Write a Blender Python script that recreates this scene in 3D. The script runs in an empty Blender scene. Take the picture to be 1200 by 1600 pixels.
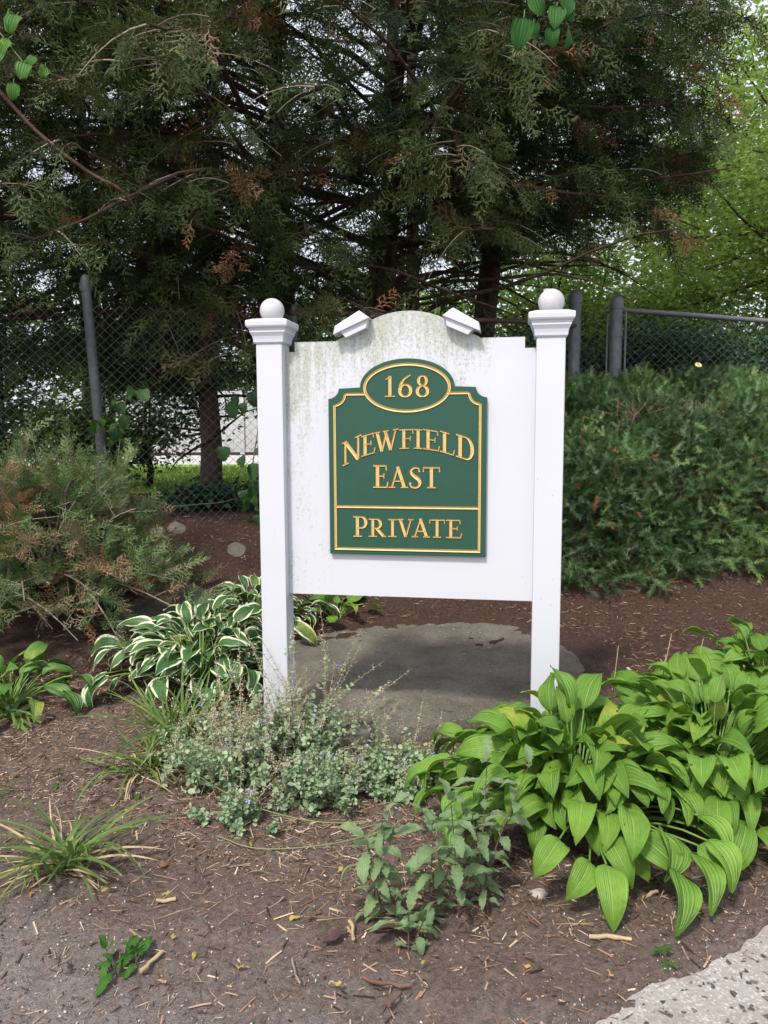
import bpy, bmesh, math, random
import numpy as np
from mathutils import Vector, Matrix
R_ = math.radians
rng = np.random.default_rng(11)
random.seed(11)
S = bpy.context.scene
COL = S.collection

# ------------------------------------------------------------------ camera, sky, sun, exposure
cd = bpy.data.cameras.new('camera'); cam = bpy.data.objects.new('camera', cd); COL.objects.link(cam)
cd.sensor_width = 36; cd.lens = 27.0; cd.clip_start = .05; cd.clip_end = 600
cam.location = (0, 0, 1.5); cam.rotation_euler = (R_(90 - 6.094), 0, R_(0.0))
cam.matrix_world = Matrix.Translation((0, 0, 1.5)) @ Matrix.Rotation(R_(90 - 6.094), 4, 'X') @ Matrix.Rotation(-.0043, 4, 'Z')
S.camera = cam
SUN_EL, SUN_AZ = R_(54), R_(208)          # azimuth measured clockwise from +y (sun behind the camera, a little to the left)
w = bpy.data.worlds.new('World'); S.world = w; w.use_nodes = True
nt = w.node_tree; bg = nt.nodes['Background']
sky = nt.nodes.new('ShaderNodeTexSky'); sky.sky_type = 'NISHITA'; sky.sun_disc = False
sky.sun_elevation = SUN_EL; sky.sun_rotation = SUN_AZ; sky.dust_density = 7.0; sky.air_density = 1.0; sky.ozone_density = 1.0
cloud = nt.nodes.new('ShaderNodeMix'); cloud.data_type = 'RGBA'; cloud.inputs[0].default_value = .72     # thin bright overcast over the whole sky
cloud.inputs[7].default_value = (7.0, 7.4, 8.3, 1); nt.links.new(sky.outputs[0], cloud.inputs[6]); nt.links.new(cloud.outputs[2], bg.inputs[0]); bg.inputs[1].default_value = .12
sl = bpy.data.lights.new('sun', 'SUN'); sun = bpy.data.objects.new('sun', sl); COL.objects.link(sun)
sl.energy = 2.7; sl.angle = R_(6); sl.color = (1, .95, .87)
sd = Vector((math.sin(SUN_AZ) * math.cos(SUN_EL), math.cos(SUN_AZ) * math.cos(SUN_EL), math.sin(SUN_EL)))
sun.rotation_euler = sd.to_track_quat('Z', 'Y').to_euler(); sun.location = (-2, -6, 9)
vs = S.view_settings
vs.view_transform = 'Standard'; vs.look = 'None'; vs.gamma = 1; vs.use_curve_mapping = False
vs.exposure = .68
S.cycles.max_bounces = 6; S.cycles.diffuse_bounces = 3; S.cycles.glossy_bounces = 2; S.cycles.transmission_bounces = 4
S.cycles.use_denoising = True

# ------------------------------------------------------------------ helpers
def tag(o, label=None, cat=None, group=None, kind=None):
    if label: o['label'] = label
    if cat: o['category'] = cat
    if group: o['group'] = group
    if kind: o['kind'] = kind
    return o
def thing(name, label, cat, loc=(0, 0, 0), rz=0, group=None):
    o = bpy.data.objects.new(name, None); COL.objects.link(o)
    o.location = loc; o.rotation_euler = (0, 0, rz); o.empty_display_size = .1
    return tag(o, label, cat, group)
class Acc:
    """collects geometry for ONE mesh"""
    def __init__(s): s.V = []; s.F = []; s.n = 0
    def add(s, V, F, mi=0, var=0.0):
        V = np.asarray(V, float).reshape(-1, 3); F = np.asarray(F, int)
        if len(V) == 0 or len(F) == 0: return
        va = np.broadcast_to(np.asarray(var, float), (len(V),)).copy()
        m = np.broadcast_to(np.asarray(mi, int), (len(F),)).copy()
        s.V.append((V, va)); s.F.append((F + s.n, m)); s.n += len(V)
    def mesh(s, name, mats, smooth=False):
        me = bpy.data.meshes.new(name)
        V = np.concatenate([a for a, _ in s.V]); va = np.concatenate([b for _, b in s.V])
        me.vertices.add(len(V)); me.vertices.foreach_set('co', V.astype(np.float32).ravel())
        tot = np.concatenate([np.full(len(f), f.shape[1]) for f, _ in s.F])
        lv = np.concatenate([f.ravel() for f, _ in s.F]); mi = np.concatenate([m for _, m in s.F])
        me.loops.add(len(lv)); me.loops.foreach_set('vertex_index', lv.astype(np.int32))
        me.polygons.add(len(tot)); st = np.concatenate([[0], np.cumsum(tot)[:-1]])
        me.polygons.foreach_set('loop_start', st.astype(np.int32))
        for m in (mats if isinstance(mats, (list, tuple)) else [mats]): me.materials.append(m)
        me.polygons.foreach_set('material_index', mi.astype(np.int32))
        me.polygons.foreach_set('use_smooth', np.full(len(tot), bool(smooth)))
        at = me.attributes.new('var', 'FLOAT', 'POINT'); at.data.foreach_set('value', va.astype(np.float32))
        me.update(calc_edges=True); me.validate()
        return me
    def build(s, name, mats, parent=None, smooth=False, kind=None):
        o = bpy.data.objects.new(name, s.mesh(name, mats, smooth)); COL.objects.link(o)
        if parent: o.parent = parent
        if kind: o['kind'] = kind
        return o
def link_mesh(name, me, parent=None):
    o = bpy.data.objects.new(name, me); COL.objects.link(o)
    if parent: o.parent = parent
    return o
def norm(a): return a / (np.linalg.norm(a, axis=-1, keepdims=True) + 1e-12)
def frames(D, up=None, roll=None):
    """(N,3,3) with columns x = D, z = close to up"""
    D = norm(np.asarray(D, float)); up = np.broadcast_to(np.array([0, 0, 1.0]) if up is None else up, D.shape)
    Y = np.cross(up, D); bad = np.linalg.norm(Y, axis=1) < 1e-3
    if bad.any(): Y = Y.copy(); Y[bad] = [0, 1, 0]
    Y = norm(Y); Z = np.cross(D, Y)
    if roll is not None:
        c, s = np.cos(roll)[:, None], np.sin(roll)[:, None]; Y, Z = Y * c + Z * s, Z * c - Y * s
    return np.stack([D, Y, Z], 2)
def scatter(acc, tV, tF, P, M, sc, mi=0, var=None):
    """copies of a small template joined into one part"""
    N = len(P)
    if N == 0: return
    sc = np.asarray(sc, float).reshape(N, -1)
    V = tV[None] * (sc[:, None, :] if sc.shape[1] == 3 else sc[:, :, None])
    V = np.einsum('nij,nkj->nki', M, V) + P[:, None]
    F = tF[None] + (np.arange(N) * len(tV))[:, None, None]
    va = np.zeros(N) if var is None else var
    m = np.repeat(np.broadcast_to(np.asarray(mi, int), (N,)), len(tF))
    acc.add(V.reshape(-1, 3), F.reshape(-1, tF.shape[1]), m, np.repeat(va, len(tV)))
def tube(acc, pts, rad, n=6, mi=0, var=0, cap=True):
    pts = np.asarray(pts, float); k = len(pts); rad = np.broadcast_to(np.asarray(rad, float), (k,))
    T = norm(np.gradient(pts, axis=0)); up = np.array([0, 0, 1.0]) if abs(T[:, 2]).mean() < .8 else np.array([1.0, 0, 0])
    A = norm(np.cross(T, up)); B = np.cross(T, A); th = np.arange(n) * 2 * math.pi / n
    V = pts[:, None] + rad[:, None, None] * (A[:, None] * np.cos(th)[None, :, None] + B[:, None] * np.sin(th)[None, :, None])
    i, j = np.meshgrid(np.arange(k - 1), np.arange(n), indexing='ij'); j2 = (j + 1) % n
    F = np.stack([i * n + j, i * n + j2, (i + 1) * n + j2, (i + 1) * n + j], -1).reshape(-1, 4)
    acc.add(V.reshape(-1, 3), F, mi, var)
    if cap and n > 3:
        V2 = V.reshape(-1, 3)
        acc.add(V2[:n], np.arange(n)[None, ::-1], mi, var); acc.add(V2[-n:], np.arange(n)[None], mi, var)
def box(acc, c, h, mi=0, M=None, var=0):
    c = np.asarray(c, float); h = np.asarray(h, float)
    V = np.array([[x, y, z] for x in (-1, 1) for y in (-1, 1) for z in (-1, 1)], float) * h
    if M is not None: V = V @ np.asarray(M).T
    acc.add(V + c, [[0, 1, 3, 2], [4, 6, 7, 5], [0, 4, 5, 1], [2, 3, 7, 6], [0, 2, 6, 4], [1, 5, 7, 3]], mi, var)
def hash2(i, j, s):
    v = np.sin(i * 127.1 + j * 311.7 + s * 74.7) * 43758.5453
    return v - np.floor(v)
def vnoise(x, y, s=0):
    xi, yi = np.floor(x), np.floor(y); u, v = x - xi, y - yi; u = u * u * (3 - 2 * u); v = v * v * (3 - 2 * v)
    a = hash2(xi, yi, s); b = hash2(xi + 1, yi, s); c = hash2(xi, yi + 1, s); d = hash2(xi + 1, yi + 1, s)
    return (a + (b - a) * u) * (1 - v) + (c + (d - c) * u) * v - .5
def fbm(x, y, f, o=4, s=0):
    t = 0
    for k in range(o): t = t + vnoise(x * f, y * f, s + k) * .5 ** k; f *= 2.03
    return t
def sstep(a, b, x):
    t = np.clip((np.asarray(x, float) - a) / (b - a), 0, 1); return t * t * (3 - 2 * t)
def fence_y(x): return np.clip(5.75 + .39 * (np.asarray(x, float) + 2.19), 5.2, 7.4)
def gz(x, y):
    """height of the ground"""
    x = np.asarray(x, float); y = np.asarray(y, float)
    z = .2 * sstep(3.5, 5.1, y)
    H = .78 + 1.15 * sstep(-.9, 2.1, x); ye = fence_y(x)
    t = np.clip((y - 4.95) / (ye - 4.95), 0, 1)
    z = z + (H - .2) * (t * .45 + .55 * t * t * (3 - 2 * t))
    return z

# ------------------------------------------------------------------ materials
def mat(name):
    m = bpy.data.materials.new(name); m.use_nodes = True; n = m.node_tree
    return m, n, n.nodes['Principled BSDF']
def N(n, t, **k):
    o = n.nodes.new(t)
    for a, b in k.items():
        if a in ('operation', 'blend_type', 'data_type', 'noise_dimensions', 'feature', 'attribute_name', 'distance', 'wave_type', 'bands_direction', 'clamp'): setattr(o, a, b)
        else: o.inputs[a].default_value = b
    return o
def L(n, a, b): n.links.new(a, b)
def ramp(n, stops, src=None, interp='LINEAR'):
    r = n.nodes.new('ShaderNodeValToRGB'); r.color_ramp.interpolation = interp
    e = r.color_ramp.elements
    while len(e) < len(stops): e.new(.5)
    for q, (p, c) in zip(e, stops): q.position = p; q.color = (*c, 1) if len(c) == 3 else c
    if src is not None: L(n, src, r.inputs[0])
    return r
def mixc(n, a, b, f, bt='MIX'):
    m = n.nodes.new('ShaderNodeMix'); m.data_type = 'RGBA'; m.blend_type = bt
    for s, v in ((m.inputs[6], a), (m.inputs[7], b), (m.inputs[0], f)):
        if hasattr(v, 'is_output'): L(n, v, s)
        elif isinstance(v, (int, float)): s.default_value = v
        else: s.default_value = (*v, 1)
    return m.outputs[2]
def mth(n, op, a, b=0.0, cl=False):
    m = n.nodes.new('ShaderNodeMath'); m.operation = op; m.use_clamp = cl
    for s, v in ((m.inputs[0], a), (m.inputs[1], b)):
        if hasattr(v, 'is_output'): L(n, v, s)
        else: s.default_value = v
    return m.outputs[0]
def noise(n, scale, detail=4, rough=.6, vec=None):
    t = N(n, 'ShaderNodeTexNoise'); t.inputs['Scale'].default_value = scale; t.inputs['Detail'].default_value = detail; t.inputs['Roughness'].default_value = rough
    if vec is not None: L(n, vec, t.inputs['Vector'])
    return t.outputs['Fac']
def objco(n): return n.nodes.new('ShaderNodeTexCoord').outputs['Object']
def mapping(n, vec, sc): 
    m = n.nodes.new('ShaderNodeMapping'); m.inputs['Scale'].default_value = sc; L(n, vec, m.inputs[0]); return m.outputs[0]
def bump(n, p, h, st=.3, d=.01):
    b = n.nodes.new('ShaderNodeBump'); b.inputs['Strength'].default_value = st; b.inputs['Distance'].default_value = d
    L(n, h, b.inputs['Height']); L(n, b.outputs[0], p.inputs['Normal'])
def plain(name, col, rough=.6, spec=.4, nz=.12, sc=30, metal=0):
    m, n, p = mat(name); v = noise(n, sc, 5, .65, objco(n))
    r = ramp(n, [(.25, [c * (1 - nz) for c in col]), (.75, [min(1, c * (1 + nz)) for c in col])], v)
    L(n, r.outputs[0], p.inputs['Base Color']); p.inputs['Roughness'].default_value = rough; p.inputs['Specular IOR Level'].default_value = spec
    p.inputs['Metallic'].default_value = metal
    bump(n, p, v, .12, .004)
    return m
def foliage(name, stops, trans=.3, rough=.55, spec=.3):
    """leaf colour picked by each sprig's own number"""
    m, n, p = mat(name); a = N(n, 'ShaderNodeAttribute', attribute_name='var')
    r = ramp(n, stops, a.outputs['Fac'])
    L(n, r.outputs[0], p.inputs['Base Color']); p.inputs['Roughness'].default_value = rough; p.inputs['Specular IOR Level'].default_value = spec
    t = n.nodes.new('ShaderNodeBsdfTranslucent'); L(n, mixc(n, r.outputs[0], (.9, 1, .35), .35, 'MULTIPLY'), t.inputs[0])
    mx = n.nodes.new('ShaderNodeMixShader'); mx.inputs[0].default_value = trans
    L(n, p.outputs[0], mx.inputs[1]); L(n, t.outputs[0], mx.inputs[2]); L(n, mx.outputs[0], n.nodes['Material Output'].inputs[0])
    return m
def leafmat(name, lo, hi, vein, nv=7, trans=.3, rough=.42, margin=None, yellow=.25, spec=.45, holes=False):
    """broad leaf: u across, v along; paler veins, yellowing patches, optional pale margin"""
    m, n, p = mat(name); tc = n.nodes.new('ShaderNodeTexCoord'); sp = n.nodes.new('ShaderNodeSeparateXYZ'); L(n, tc.outputs['UV'], sp.inputs[0])
    oi = n.nodes.new('ShaderNodeObjectInfo'); rnd = oi.outputs['Random']
    u = mth(n, 'ABSOLUTE', mth(n, 'MULTIPLY', mth(n, 'SUBTRACT', sp.outputs[0], .5), 2.0))
    base = mixc(n, lo, hi, rnd)
    big = noise(n, 9, 3, .5, tc.outputs['Object'])
    base = mixc(n, base, [c * 1.5 for c in hi], mth(n, 'MULTIPLY', mth(n, 'SUBTRACT', big, .45, True), 1.6, True))
    fr = mth(n, 'ABSOLUTE', mth(n, 'SUBTRACT', mth(n, 'FRACT', mth(n, 'MULTIPLY', u, nv)), .5))
    vn = mth(n, 'MULTIPLY', mth(n, 'SUBTRACT', fr, .34, True), 4.0, True)
    mid = mth(n, 'LESS_THAN', u, .05)
    base = mixc(n, base, vein, mth(n, 'MAXIMUM', vn, mth(n, 'MULTIPLY', mid, .75)))
    fine = noise(n, 60, 3, .6, tc.outputs['Object'])
    base = mixc(n, base, [c * .7 for c in lo], mth(n, 'MULTIPLY', mth(n, 'SUBTRACT', fine, .5, True), 1.3, True))
    if margin:
        edge = mth(n, 'ADD', u, mth(n, 'MULTIPLY', mth(n, 'SUBTRACT', noise(n, 22, 2, .5, mapping(n, tc.outputs['Object'], (1, 1, 1))), .5), .55))
        tip = mth(n, 'MULTIPLY', mth(n, 'SUBTRACT', sp.outputs[1], .9, True), 4.0)
        base = mixc(n, base, margin, mth(n, 'MULTIPLY', mth(n, 'SUBTRACT', mth(n, 'ADD', edge, tip), .70, True), 9.0, True))
    ye = noise(n, 6, 4, .7, tc.outputs['Object'])
    yl = mth(n, 'MULTIPLY', mth(n, 'GREATER_THAN', rnd, 1 - yellow), mth(n, 'MULTIPLY', mth(n, 'SUBTRACT', ye, .5, True), 4.0, True))
    base = mixc(n, base, (.42, .42, .05), yl)
    br = mth(n, 'MULTIPLY', mth(n, 'SUBTRACT', mth(n, 'ADD', mth(n, 'MULTIPLY', u, .25), noise(n, 30, 3, .7, tc.outputs['Object'])), .86, True), 9.0, True)
    base = mixc(n, base, (.2, .11, .04), br)
    L(n, base, p.inputs['Base Color']); p.inputs['Roughness'].default_value = rough; p.inputs['Specular IOR Level'].default_value = spec
    bump(n, p, mth(n, 'ADD', mth(n, 'MULTIPLY', fr, 1.6), mth(n, 'MULTIPLY', fine, .5)), .6, .004)
    t = n.nodes.new('ShaderNodeBsdfTranslucent'); L(n, mixc(n, base, (.9, 1, .3), .4, 'MULTIPLY'), t.inputs[0])
    mx = n.nodes.new('ShaderNodeMixShader'); mx.inputs[0].default_value = trans
    L(n, p.outputs[0], mx.inputs[1]); L(n, t.outputs[0], mx.inputs[2]); out = mx.outputs[0]
    if holes:      # slug holes chewed through the blade
        vo = N(n, 'ShaderNodeTexVoronoi'); vo.inputs['Scale'].default_value = 26; L(n, tc.outputs['Object'], vo.inputs['Vector'])
        hm = mth(n, 'MULTIPLY', mth(n, 'LESS_THAN', mth(n, 'ADD', vo.outputs['Distance'], mth(n, 'MULTIPLY', fine, .12)), .20), mth(n, 'GREATER_THAN', mth(n, 'ADD', noise(n, 7, 1, .5, tc.outputs['Object']), mth(n, 'MULTIPLY', rnd, .25)), .74))
        tr_ = n.nodes.new('ShaderNodeBsdfTransparent'); m2 = n.nodes.new('ShaderNodeMixShader'); L(n, hm, m2.inputs[0]); L(n, out, m2.inputs[1]); L(n, tr_.outputs[0], m2.inputs[2]); out = m2.outputs[0]
    L(n, out, n.nodes['Material Output'].inputs[0])
    return m
M = {}
# white vinyl with algae stains (stained = how much)
def vinyl(name, stained, ztop=1.3):
    m, n, p = mat(name); co = objco(n); sp = n.nodes.new('ShaderNodeSeparateXYZ'); L(n, co, sp.inputs[0])
    base = mixc(n, (.505, .515, .565), (.55, .56, .605), noise(n, 3, 3, .5, co))
    if stained:
        st = noise(n, 1, 7, .78, mapping(n, co, (34, 34, 3.2))); gr = noise(n, 75, 4, .75, co); bl = noise(n, 2.7, 3, .5, co)
        hz = mth(n, 'MULTIPLY', mth(n, 'SUBTRACT', sp.outputs[2], 1.25), 1.35, True)       # more near the top
        lx = mth(n, 'MULTIPLY', mth(n, 'SUBTRACT', .45, sp.outputs[0]), 1.3, True)           # and towards the left post
        amt = mth(n, 'ADD', mth(n, 'MULTIPLY', hz, .62), mth(n, 'MULTIPLY', lx, .62))
        amt = mth(n, 'ADD', amt, mth(n, 'MULTIPLY', mth(n, 'SUBTRACT', bl, .5), 1.0))
        rgt = mth(n, 'MULTIPLY', mth(n, 'SUBTRACT', sp.outputs[0], .93), 3.2, True)
        amt = mth(n, 'SUBTRACT', amt, mth(n, 'MULTIPLY', rgt, .6), True)
        f = mth(n, 'MULTIPLY', mth(n, 'SUBTRACT', mth(n, 'ADD', mth(n, 'MULTIPLY', st, 1.0), mth(n, 'ADD', mth(n, 'MULTIPLY', gr, .9), mth(n, 'MULTIPLY', amt, .74))), 1.24, True), 4.2, True)
        base = mixc(n, base, (.31, .33, .24), mth(n, 'MULTIPLY', f, .7))
        dk = mth(n, 'MULTIPLY', mth(n, 'MULTIPLY', f, mth(n, 'GREATER_THAN', noise(n, 140, 3, .7, co), .60)), .8)
        base = mixc(n, base, (.12, .14, .09), dk)
    lo_ = mth(n, 'MULTIPLY', mth(n, 'SUBTRACT', mth(n, 'ADD', mth(n, 'SUBTRACT', .34, sp.outputs[2]), mth(n, 'MULTIPLY', noise(n, 28, 5, .75, co), .5)), .28, True), 1.6, True)   # soil splashed on the feet
    base = mixc(n, base, (.30, .25, .20), mth(n, 'MULTIPLY', lo_, .65))
    dr = mth(n, 'MULTIPLY', mth(n, 'SUBTRACT', noise(n, 1, 6, .75, mapping(n, co, (30, 30, 1.6))), .58, True), 1.6, True)
    base = mixc(n, base, (.36, .37, .30), mth(n, 'MULTIPLY', dr, .55))
    vo = N(n, 'ShaderNodeTexVoronoi'); vo.inputs['Scale'].default_value = 26; L(n, co, vo.inputs['Vector'])
    sp2 = mth(n, 'LESS_THAN', vo.outputs['Distance'], .055); spk = mth(n, 'MULTIPLY', sp2, mth(n, 'GREATER_THAN', noise(n, 9, 1, .5, co), .54))
    base = mixc(n, base, (.12, .12, .11), mth(n, 'MULTIPLY', spk, .8))
    L(n, base, p.inputs['Base Color']); p.inputs['Roughness'].default_value = .38; p.inputs['Specular IOR Level'].default_value = .45
    bump(n, p, noise(n, 5, 2, .5, co), .05, .02)
    return m
M['vinyl'] = vinyl('white_vinyl', False); M['panel'] = vinyl('stained_white_panel', True)
M['sign_green'] = plain('sign_green', (.0145, .066, .043), .42, .4, .07, 14)
M['gold'] = plain('gold_paint', (.62, .42, .155), .38, .5, .1, 60)
M['gold_dark'] = plain('gold_edge', (.42, .24, .09), .45, .4, .1, 60)
M['bark'] = plain('cedar_bark', (.055, .036, .027), .9, .2, .45, 25)
M['redbark'] = plain('reddish_bark', (.125, .07, .052), .9, .2, .35, 40)
M['twig'] = plain('grey_twig', (.21, .175, .145), .9, .2, .35, 60)
M['twigdark'] = plain('dark_twig', (.065, .045, .036), .9, .2, .35, 60)
M['steel'] = plain('weathered_galvanised_steel', (.105, .11, .12), .55, .4, .35, 22, .2)
M['wire'] = plain('dull_wire', (.12, .125, .12), .5, .5, .2, 20, .4)
M['rust'] = plain('rusty_rail', (.065, .042, .036), .8, .3, .35, 20)
M['whitefence'] = plain('far_white_vinyl', (.46, .47, .48), .5, .4, .04, 2)
M['stem'] = foliage('green_stem', [(0, (.10, .17, .05)), (1, (.2, .26, .10))], .15)
M['stem_purple'] = plain('purplish_stem', (.11, .065, .06), .6, .3, .2, 40)
M['petiole'] = plain('petiole_green', (.13, .24, .045), .45, .4, .15, 30)
M['hosta'] = leafmat('hosta_leaf', (.088, .20, .026), (.168, .312, .042), (.235, .38, .08), 7, .3, .5, None, .12, .3, True)
M['hosta_dark'] = leafmat('hosta_leaf_dark', (.06, .15, .028), (.10, .22, .04), (.15, .28, .07), 7, .28, .42, None, .3)
M['hosta_var'] = leafmat('variegated_hosta_leaf', (.035, .10, .035), (.065, .16, .04), (.10, .20, .07), 6, .25, .42, (.76, .80, .56), .12)
M['broad'] = leafmat('weed_leaf', (.12, .195, .085), (.20, .30, .135), (.27, .36, .19), 3.5, .28, .5, None, .08)
M['vineleaf'] = leafmat('vine_leaf', (.03, .105, .014), (.06, .165, .022), (.10, .2, .05), 3, .2, .55, None, .1, .2)
M['darkvine'] = leafmat('dark_vine_leaf', (.03, .085, .03), (.05, .12, .035), (.08, .15, .05), 3, .3, .45, None, .0)
M['fallen'] = leafmat('yellow_fallen_leaf', (.44, .29, .06), (.5, .38, .09), (.6, .45, .15), 2.5, .2, .5, None, .0)
M['fallen_brown'] = leafmat('brown_fallen_leaf', (.20, .085, .04), (.34, .17, .08), (.25, .14, .07), 2.5, .1, .6, None, .0)
M['blade'] = leafmat('grass_blade', (.09, .17, .04), (.17, .27, .06), (.2, .3, .1), 2, .3, .5, None, .35)
M['straw'] = plain('dry_straw_blade', (.36, .275, .165), .7, .2, .3, 30)
M['juniper'] = foliage('juniper_scale', [(0, (.012, .025, .005)), (.3, (.026, .046, .009)), (.62, (.062, .080, .022)), (.86, (.115, .120, .044)), (.9, (.12, .085, .05)), (1, (.26, .11, .055))], .22, .65)
M['shrubjuniper'] = foliage('low_juniper_scale', [(0, (.075, .14, .042)), (.45, (.14, .215, .078)), (.72, (.215, .235, .12)), (.80, (.21, .16, .105)), (.92, (.33, .20, .12)), (1, (.44, .19, .10))], .2, .65)
M['yew'] = foliage('yew_needle', [(0, (.032, .064, .026)), (.45, (.088, .16, .056)), (.8, (.17, .28, .09)), (.96, (.22, .34, .11)), (1, (.32, .09, .05))], .15, .45, .4)
M['maple'] = foliage('bright_tree_leaf', [(0, (.07, .135, .028)), (.5, (.16, .26, .055)), (1, (.30, .40, .11))], .55, .5)
M['farleaf'] = foliage('far_tree_leaf', [(0, (.05, .10, .03)), (.5, (.09, .165, .045)), (1, (.15, .25, .07))], .45, .55)
M['bushdark'] = foliage('dark_shrub_leaf', [(0, (.018, .055, .034)), (.6, (.03, .085, .048)), (1, (.06, .14, .065))], .2, .5)
M['catmint'] = foliage('catmint_leaf', [(0, (.15, .235, .125)), (.5, (.25, .35, .205)), (1, (.38, .46, .30))], .28, .6)
M['seed'] = foliage('dry_flower_head', [(0, (.30, .29, .19)), (1, (.45, .42, .30))], .2, .7)
M['flower'] = foliage('lavender_flower', [(0, (.30, .28, .62)), (1, (.48, .45, .80))], .3, .6)
M['turf'] = foliage('lawn_grass', [(0, (.12, .22, .03)), (1, (.24, .36, .06))], .35, .6)
M['chip'] = foliage('wood_chip', [(0, (.028, .017, .013)), (.25, (.085, .048, .036)), (.5, (.19, .105, .072)), (.75, (.31, .20, .135)), (.92, (.42, .31, .21)), (1, (.55, .45, .34))], 0.0, .85, .2)
M['pebble'] = foliage('grit', [(0, (.06, .05, .047)), (.4, (.17, .145, .135)), (.8, (.30, .265, .24)), (1, (.55, .50, .45))], 0.0, .8, .3)
def stone_mat():
    m, n, p = mat('mossy_grey_stone'); co = objco(n)
    a = noise(n, 2.6, 5, .65, co); b = noise(n, 48, 8, .85, co); c = noise(n, 13, 8, .8, co); d = noise(n, 120, 4, .8, co)
    col = mixc(n, (.105, .097, .076), (.31, .285, .235), mth(n, 'MULTIPLY', mth(n, 'SUBTRACT', mth(n, 'ADD', mth(n, 'MULTIPLY', a, .6), mth(n, 'MULTIPLY', c, .4)), .36, True), 3.2, True))
    col = mixc(n, col, (.085, .085, .058), mth(n, 'MULTIPLY', mth(n, 'SUBTRACT', c, .52, True), 5.0, True))
    col = mixc(n, col, (.50, .46, .38), mth(n, 'MULTIPLY', mth(n, 'SUBTRACT', d, .57, True), 7, True))
    col = mixc(n, col, (.035, .03, .022), mth(n, 'MULTIPLY', mth(n, 'SUBTRACT', .44, b, True), 6.0, True))
    L(n, col, p.inputs['Base Color']); p.inputs['Roughness'].default_value = .9; p.inputs['Specular IOR Level'].default_value = .2
    bump(n, p, mth(n, 'ADD', b, mth(n, 'MULTIPLY', c, 1.6)), 1.0, .02)
    return m
M['stone'] = stone_mat()
def soil_mat():
    m, n, p = mat('soil_and_mulch'); co = objco(n); sp = n.nodes.new('ShaderNodeSeparateXYZ'); L(n, co, sp.inputs[0])
    a = noise(n, 2.4, 4, .6, co); b = noise(n, 55, 6, .75, co); c = noise(n, 160, 4, .7, co)
    soil = mixc(n, (.088, .063, .053), (.26, .195, .168), mth(n, 'MULTIPLY', mth(n, 'SUBTRACT', b, .32, True), 2.6, True))
    grit = mixc(n, (.17, .148, .138), (.38, .34, .32), mth(n, 'MULTIPLY', mth(n, 'SUBTRACT', b, .32, True), 2.6, True))
    mulch = mixc(n, (.038, .023, .018), (.12, .073, .057), mth(n, 'MULTIPLY', mth(n, 'SUBTRACT', b, .32, True), 2.6, True))
    # the path's grey grit lies along the near edge, bark mulch towards the bank
    ed = mth(n, 'SUBTRACT', mth(n, 'ADD', mth(n, 'MULTIPLY', sp.outputs[0], -.40), mth(n, 'MULTIPLY', mth(n, 'SUBTRACT', 2.05, sp.outputs[1]), 1.0)), mth(n, 'MULTIPLY', mth(n, 'SUBTRACT', a, .5), -1.2))
    gf = mth(n, 'MULTIPLY', ed, 1.9, True)
    ed2 = mth(n, 'ADD', mth(n, 'SUBTRACT', mth(n, 'MULTIPLY', sp.outputs[0], .6), mth(n, 'MULTIPLY', sp.outputs[1], 1.0)), 1.53)
    ed2 = mth(n, 'ADD', ed2, mth(n, 'MULTIPLY', mth(n, 'SUBTRACT', a, .5), .6))
    gf = mth(n, 'MAXIMUM', gf, mth(n, 'MULTIPLY', ed2, 3.0, True))
    col = mixc(n, soil, grit, mth(n, 'MULTIPLY', gf, .9))
    mf = mth(n, 'MULTIPLY', mth(n, 'ADD', mth(n, 'SUBTRACT', sp.outputs[1], 3.6), mth(n, 'MULTIPLY', mth(n, 'SUBTRACT', a, .5), 2.0)), 1.3, True)
    col = mixc(n, col, mulch, mf)
    col = mixc(n, col, (.34, .31, .28), mth(n, 'MULTIPLY', mth(n, 'SUBTRACT', c, .64, True), mth(n, 'ADD', 1.5, mth(n, 'MULTIPLY', gf, 5.0)), True))
    L(n, col, p.inputs['Base Color']); p.inputs['Roughness'].default_value = .95; p.inputs['Specular IOR Level'].default_value = .15
    bump(n, p, mth(n, 'ADD', b, mth(n, 'MULTIPLY', c, .6)), 1.0, .022)
    return m
M['soil'] = soil_mat()
def road_mat():
    m, n, p = mat('exposed_aggregate_concrete'); co = objco(n)
    b = noise(n, 70, 5, .7, co); v = N(n, 'ShaderNodeTexVoronoi'); v.inputs['Scale'].default_value = 75; L(n, co, v.inputs['Vector'])
    v2 = N(n, 'ShaderNodeTexVoronoi'); v2.inputs['Scale'].default_value = 160; L(n, co, v2.inputs['Vector'])
    cs = n.nodes.new('ShaderNodeSeparateColor'); L(n, v2.outputs['Color'], cs.inputs[0])
    col = mixc(n, (.22, .205, .19), (.36, .34, .32), b)
    col = mixc(n, col, (.28, .25, .235), mth(n, 'MULTIPLY', mth(n, 'GREATER_THAN', cs.outputs[0], .72), .8))
    col = mixc(n, col, (.46, .43, .40), mth(n, 'MULTIPLY', mth(n, 'GREATER_THAN', cs.outputs[1], .85), .8))
    col = mixc(n, col, (.15, .12, .10), mth(n, 'MULTIPLY', mth(n, 'SUBTRACT', noise(n, 3.5, 6, .75, co), .42, True), 2.2, True))
    L(n, col, p.inputs['Base Color']); p.inputs['Roughness'].default_value = .85
    bump(n, p, mth(n, 'ADD', mth(n, 'MULTIPLY', v.outputs['Distance'], .8), b), .5, .006)
    return m
M['road'] = road_mat()
M['aggregate'] = foliage('dark_aggregate_stone', [(0, (.04, .034, .03)), (.6, (.085, .07, .065)), (1, (.26, .2, .17))], 0, .7)
M['grey_pebble'] = plain('pale_grey_pebble', (.34, .31, .29), .9, .2, .3, 60)
M['lawn'] = plain('lawn_ground', (.17, .27, .05), .9, .1, .35, 3)
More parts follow.
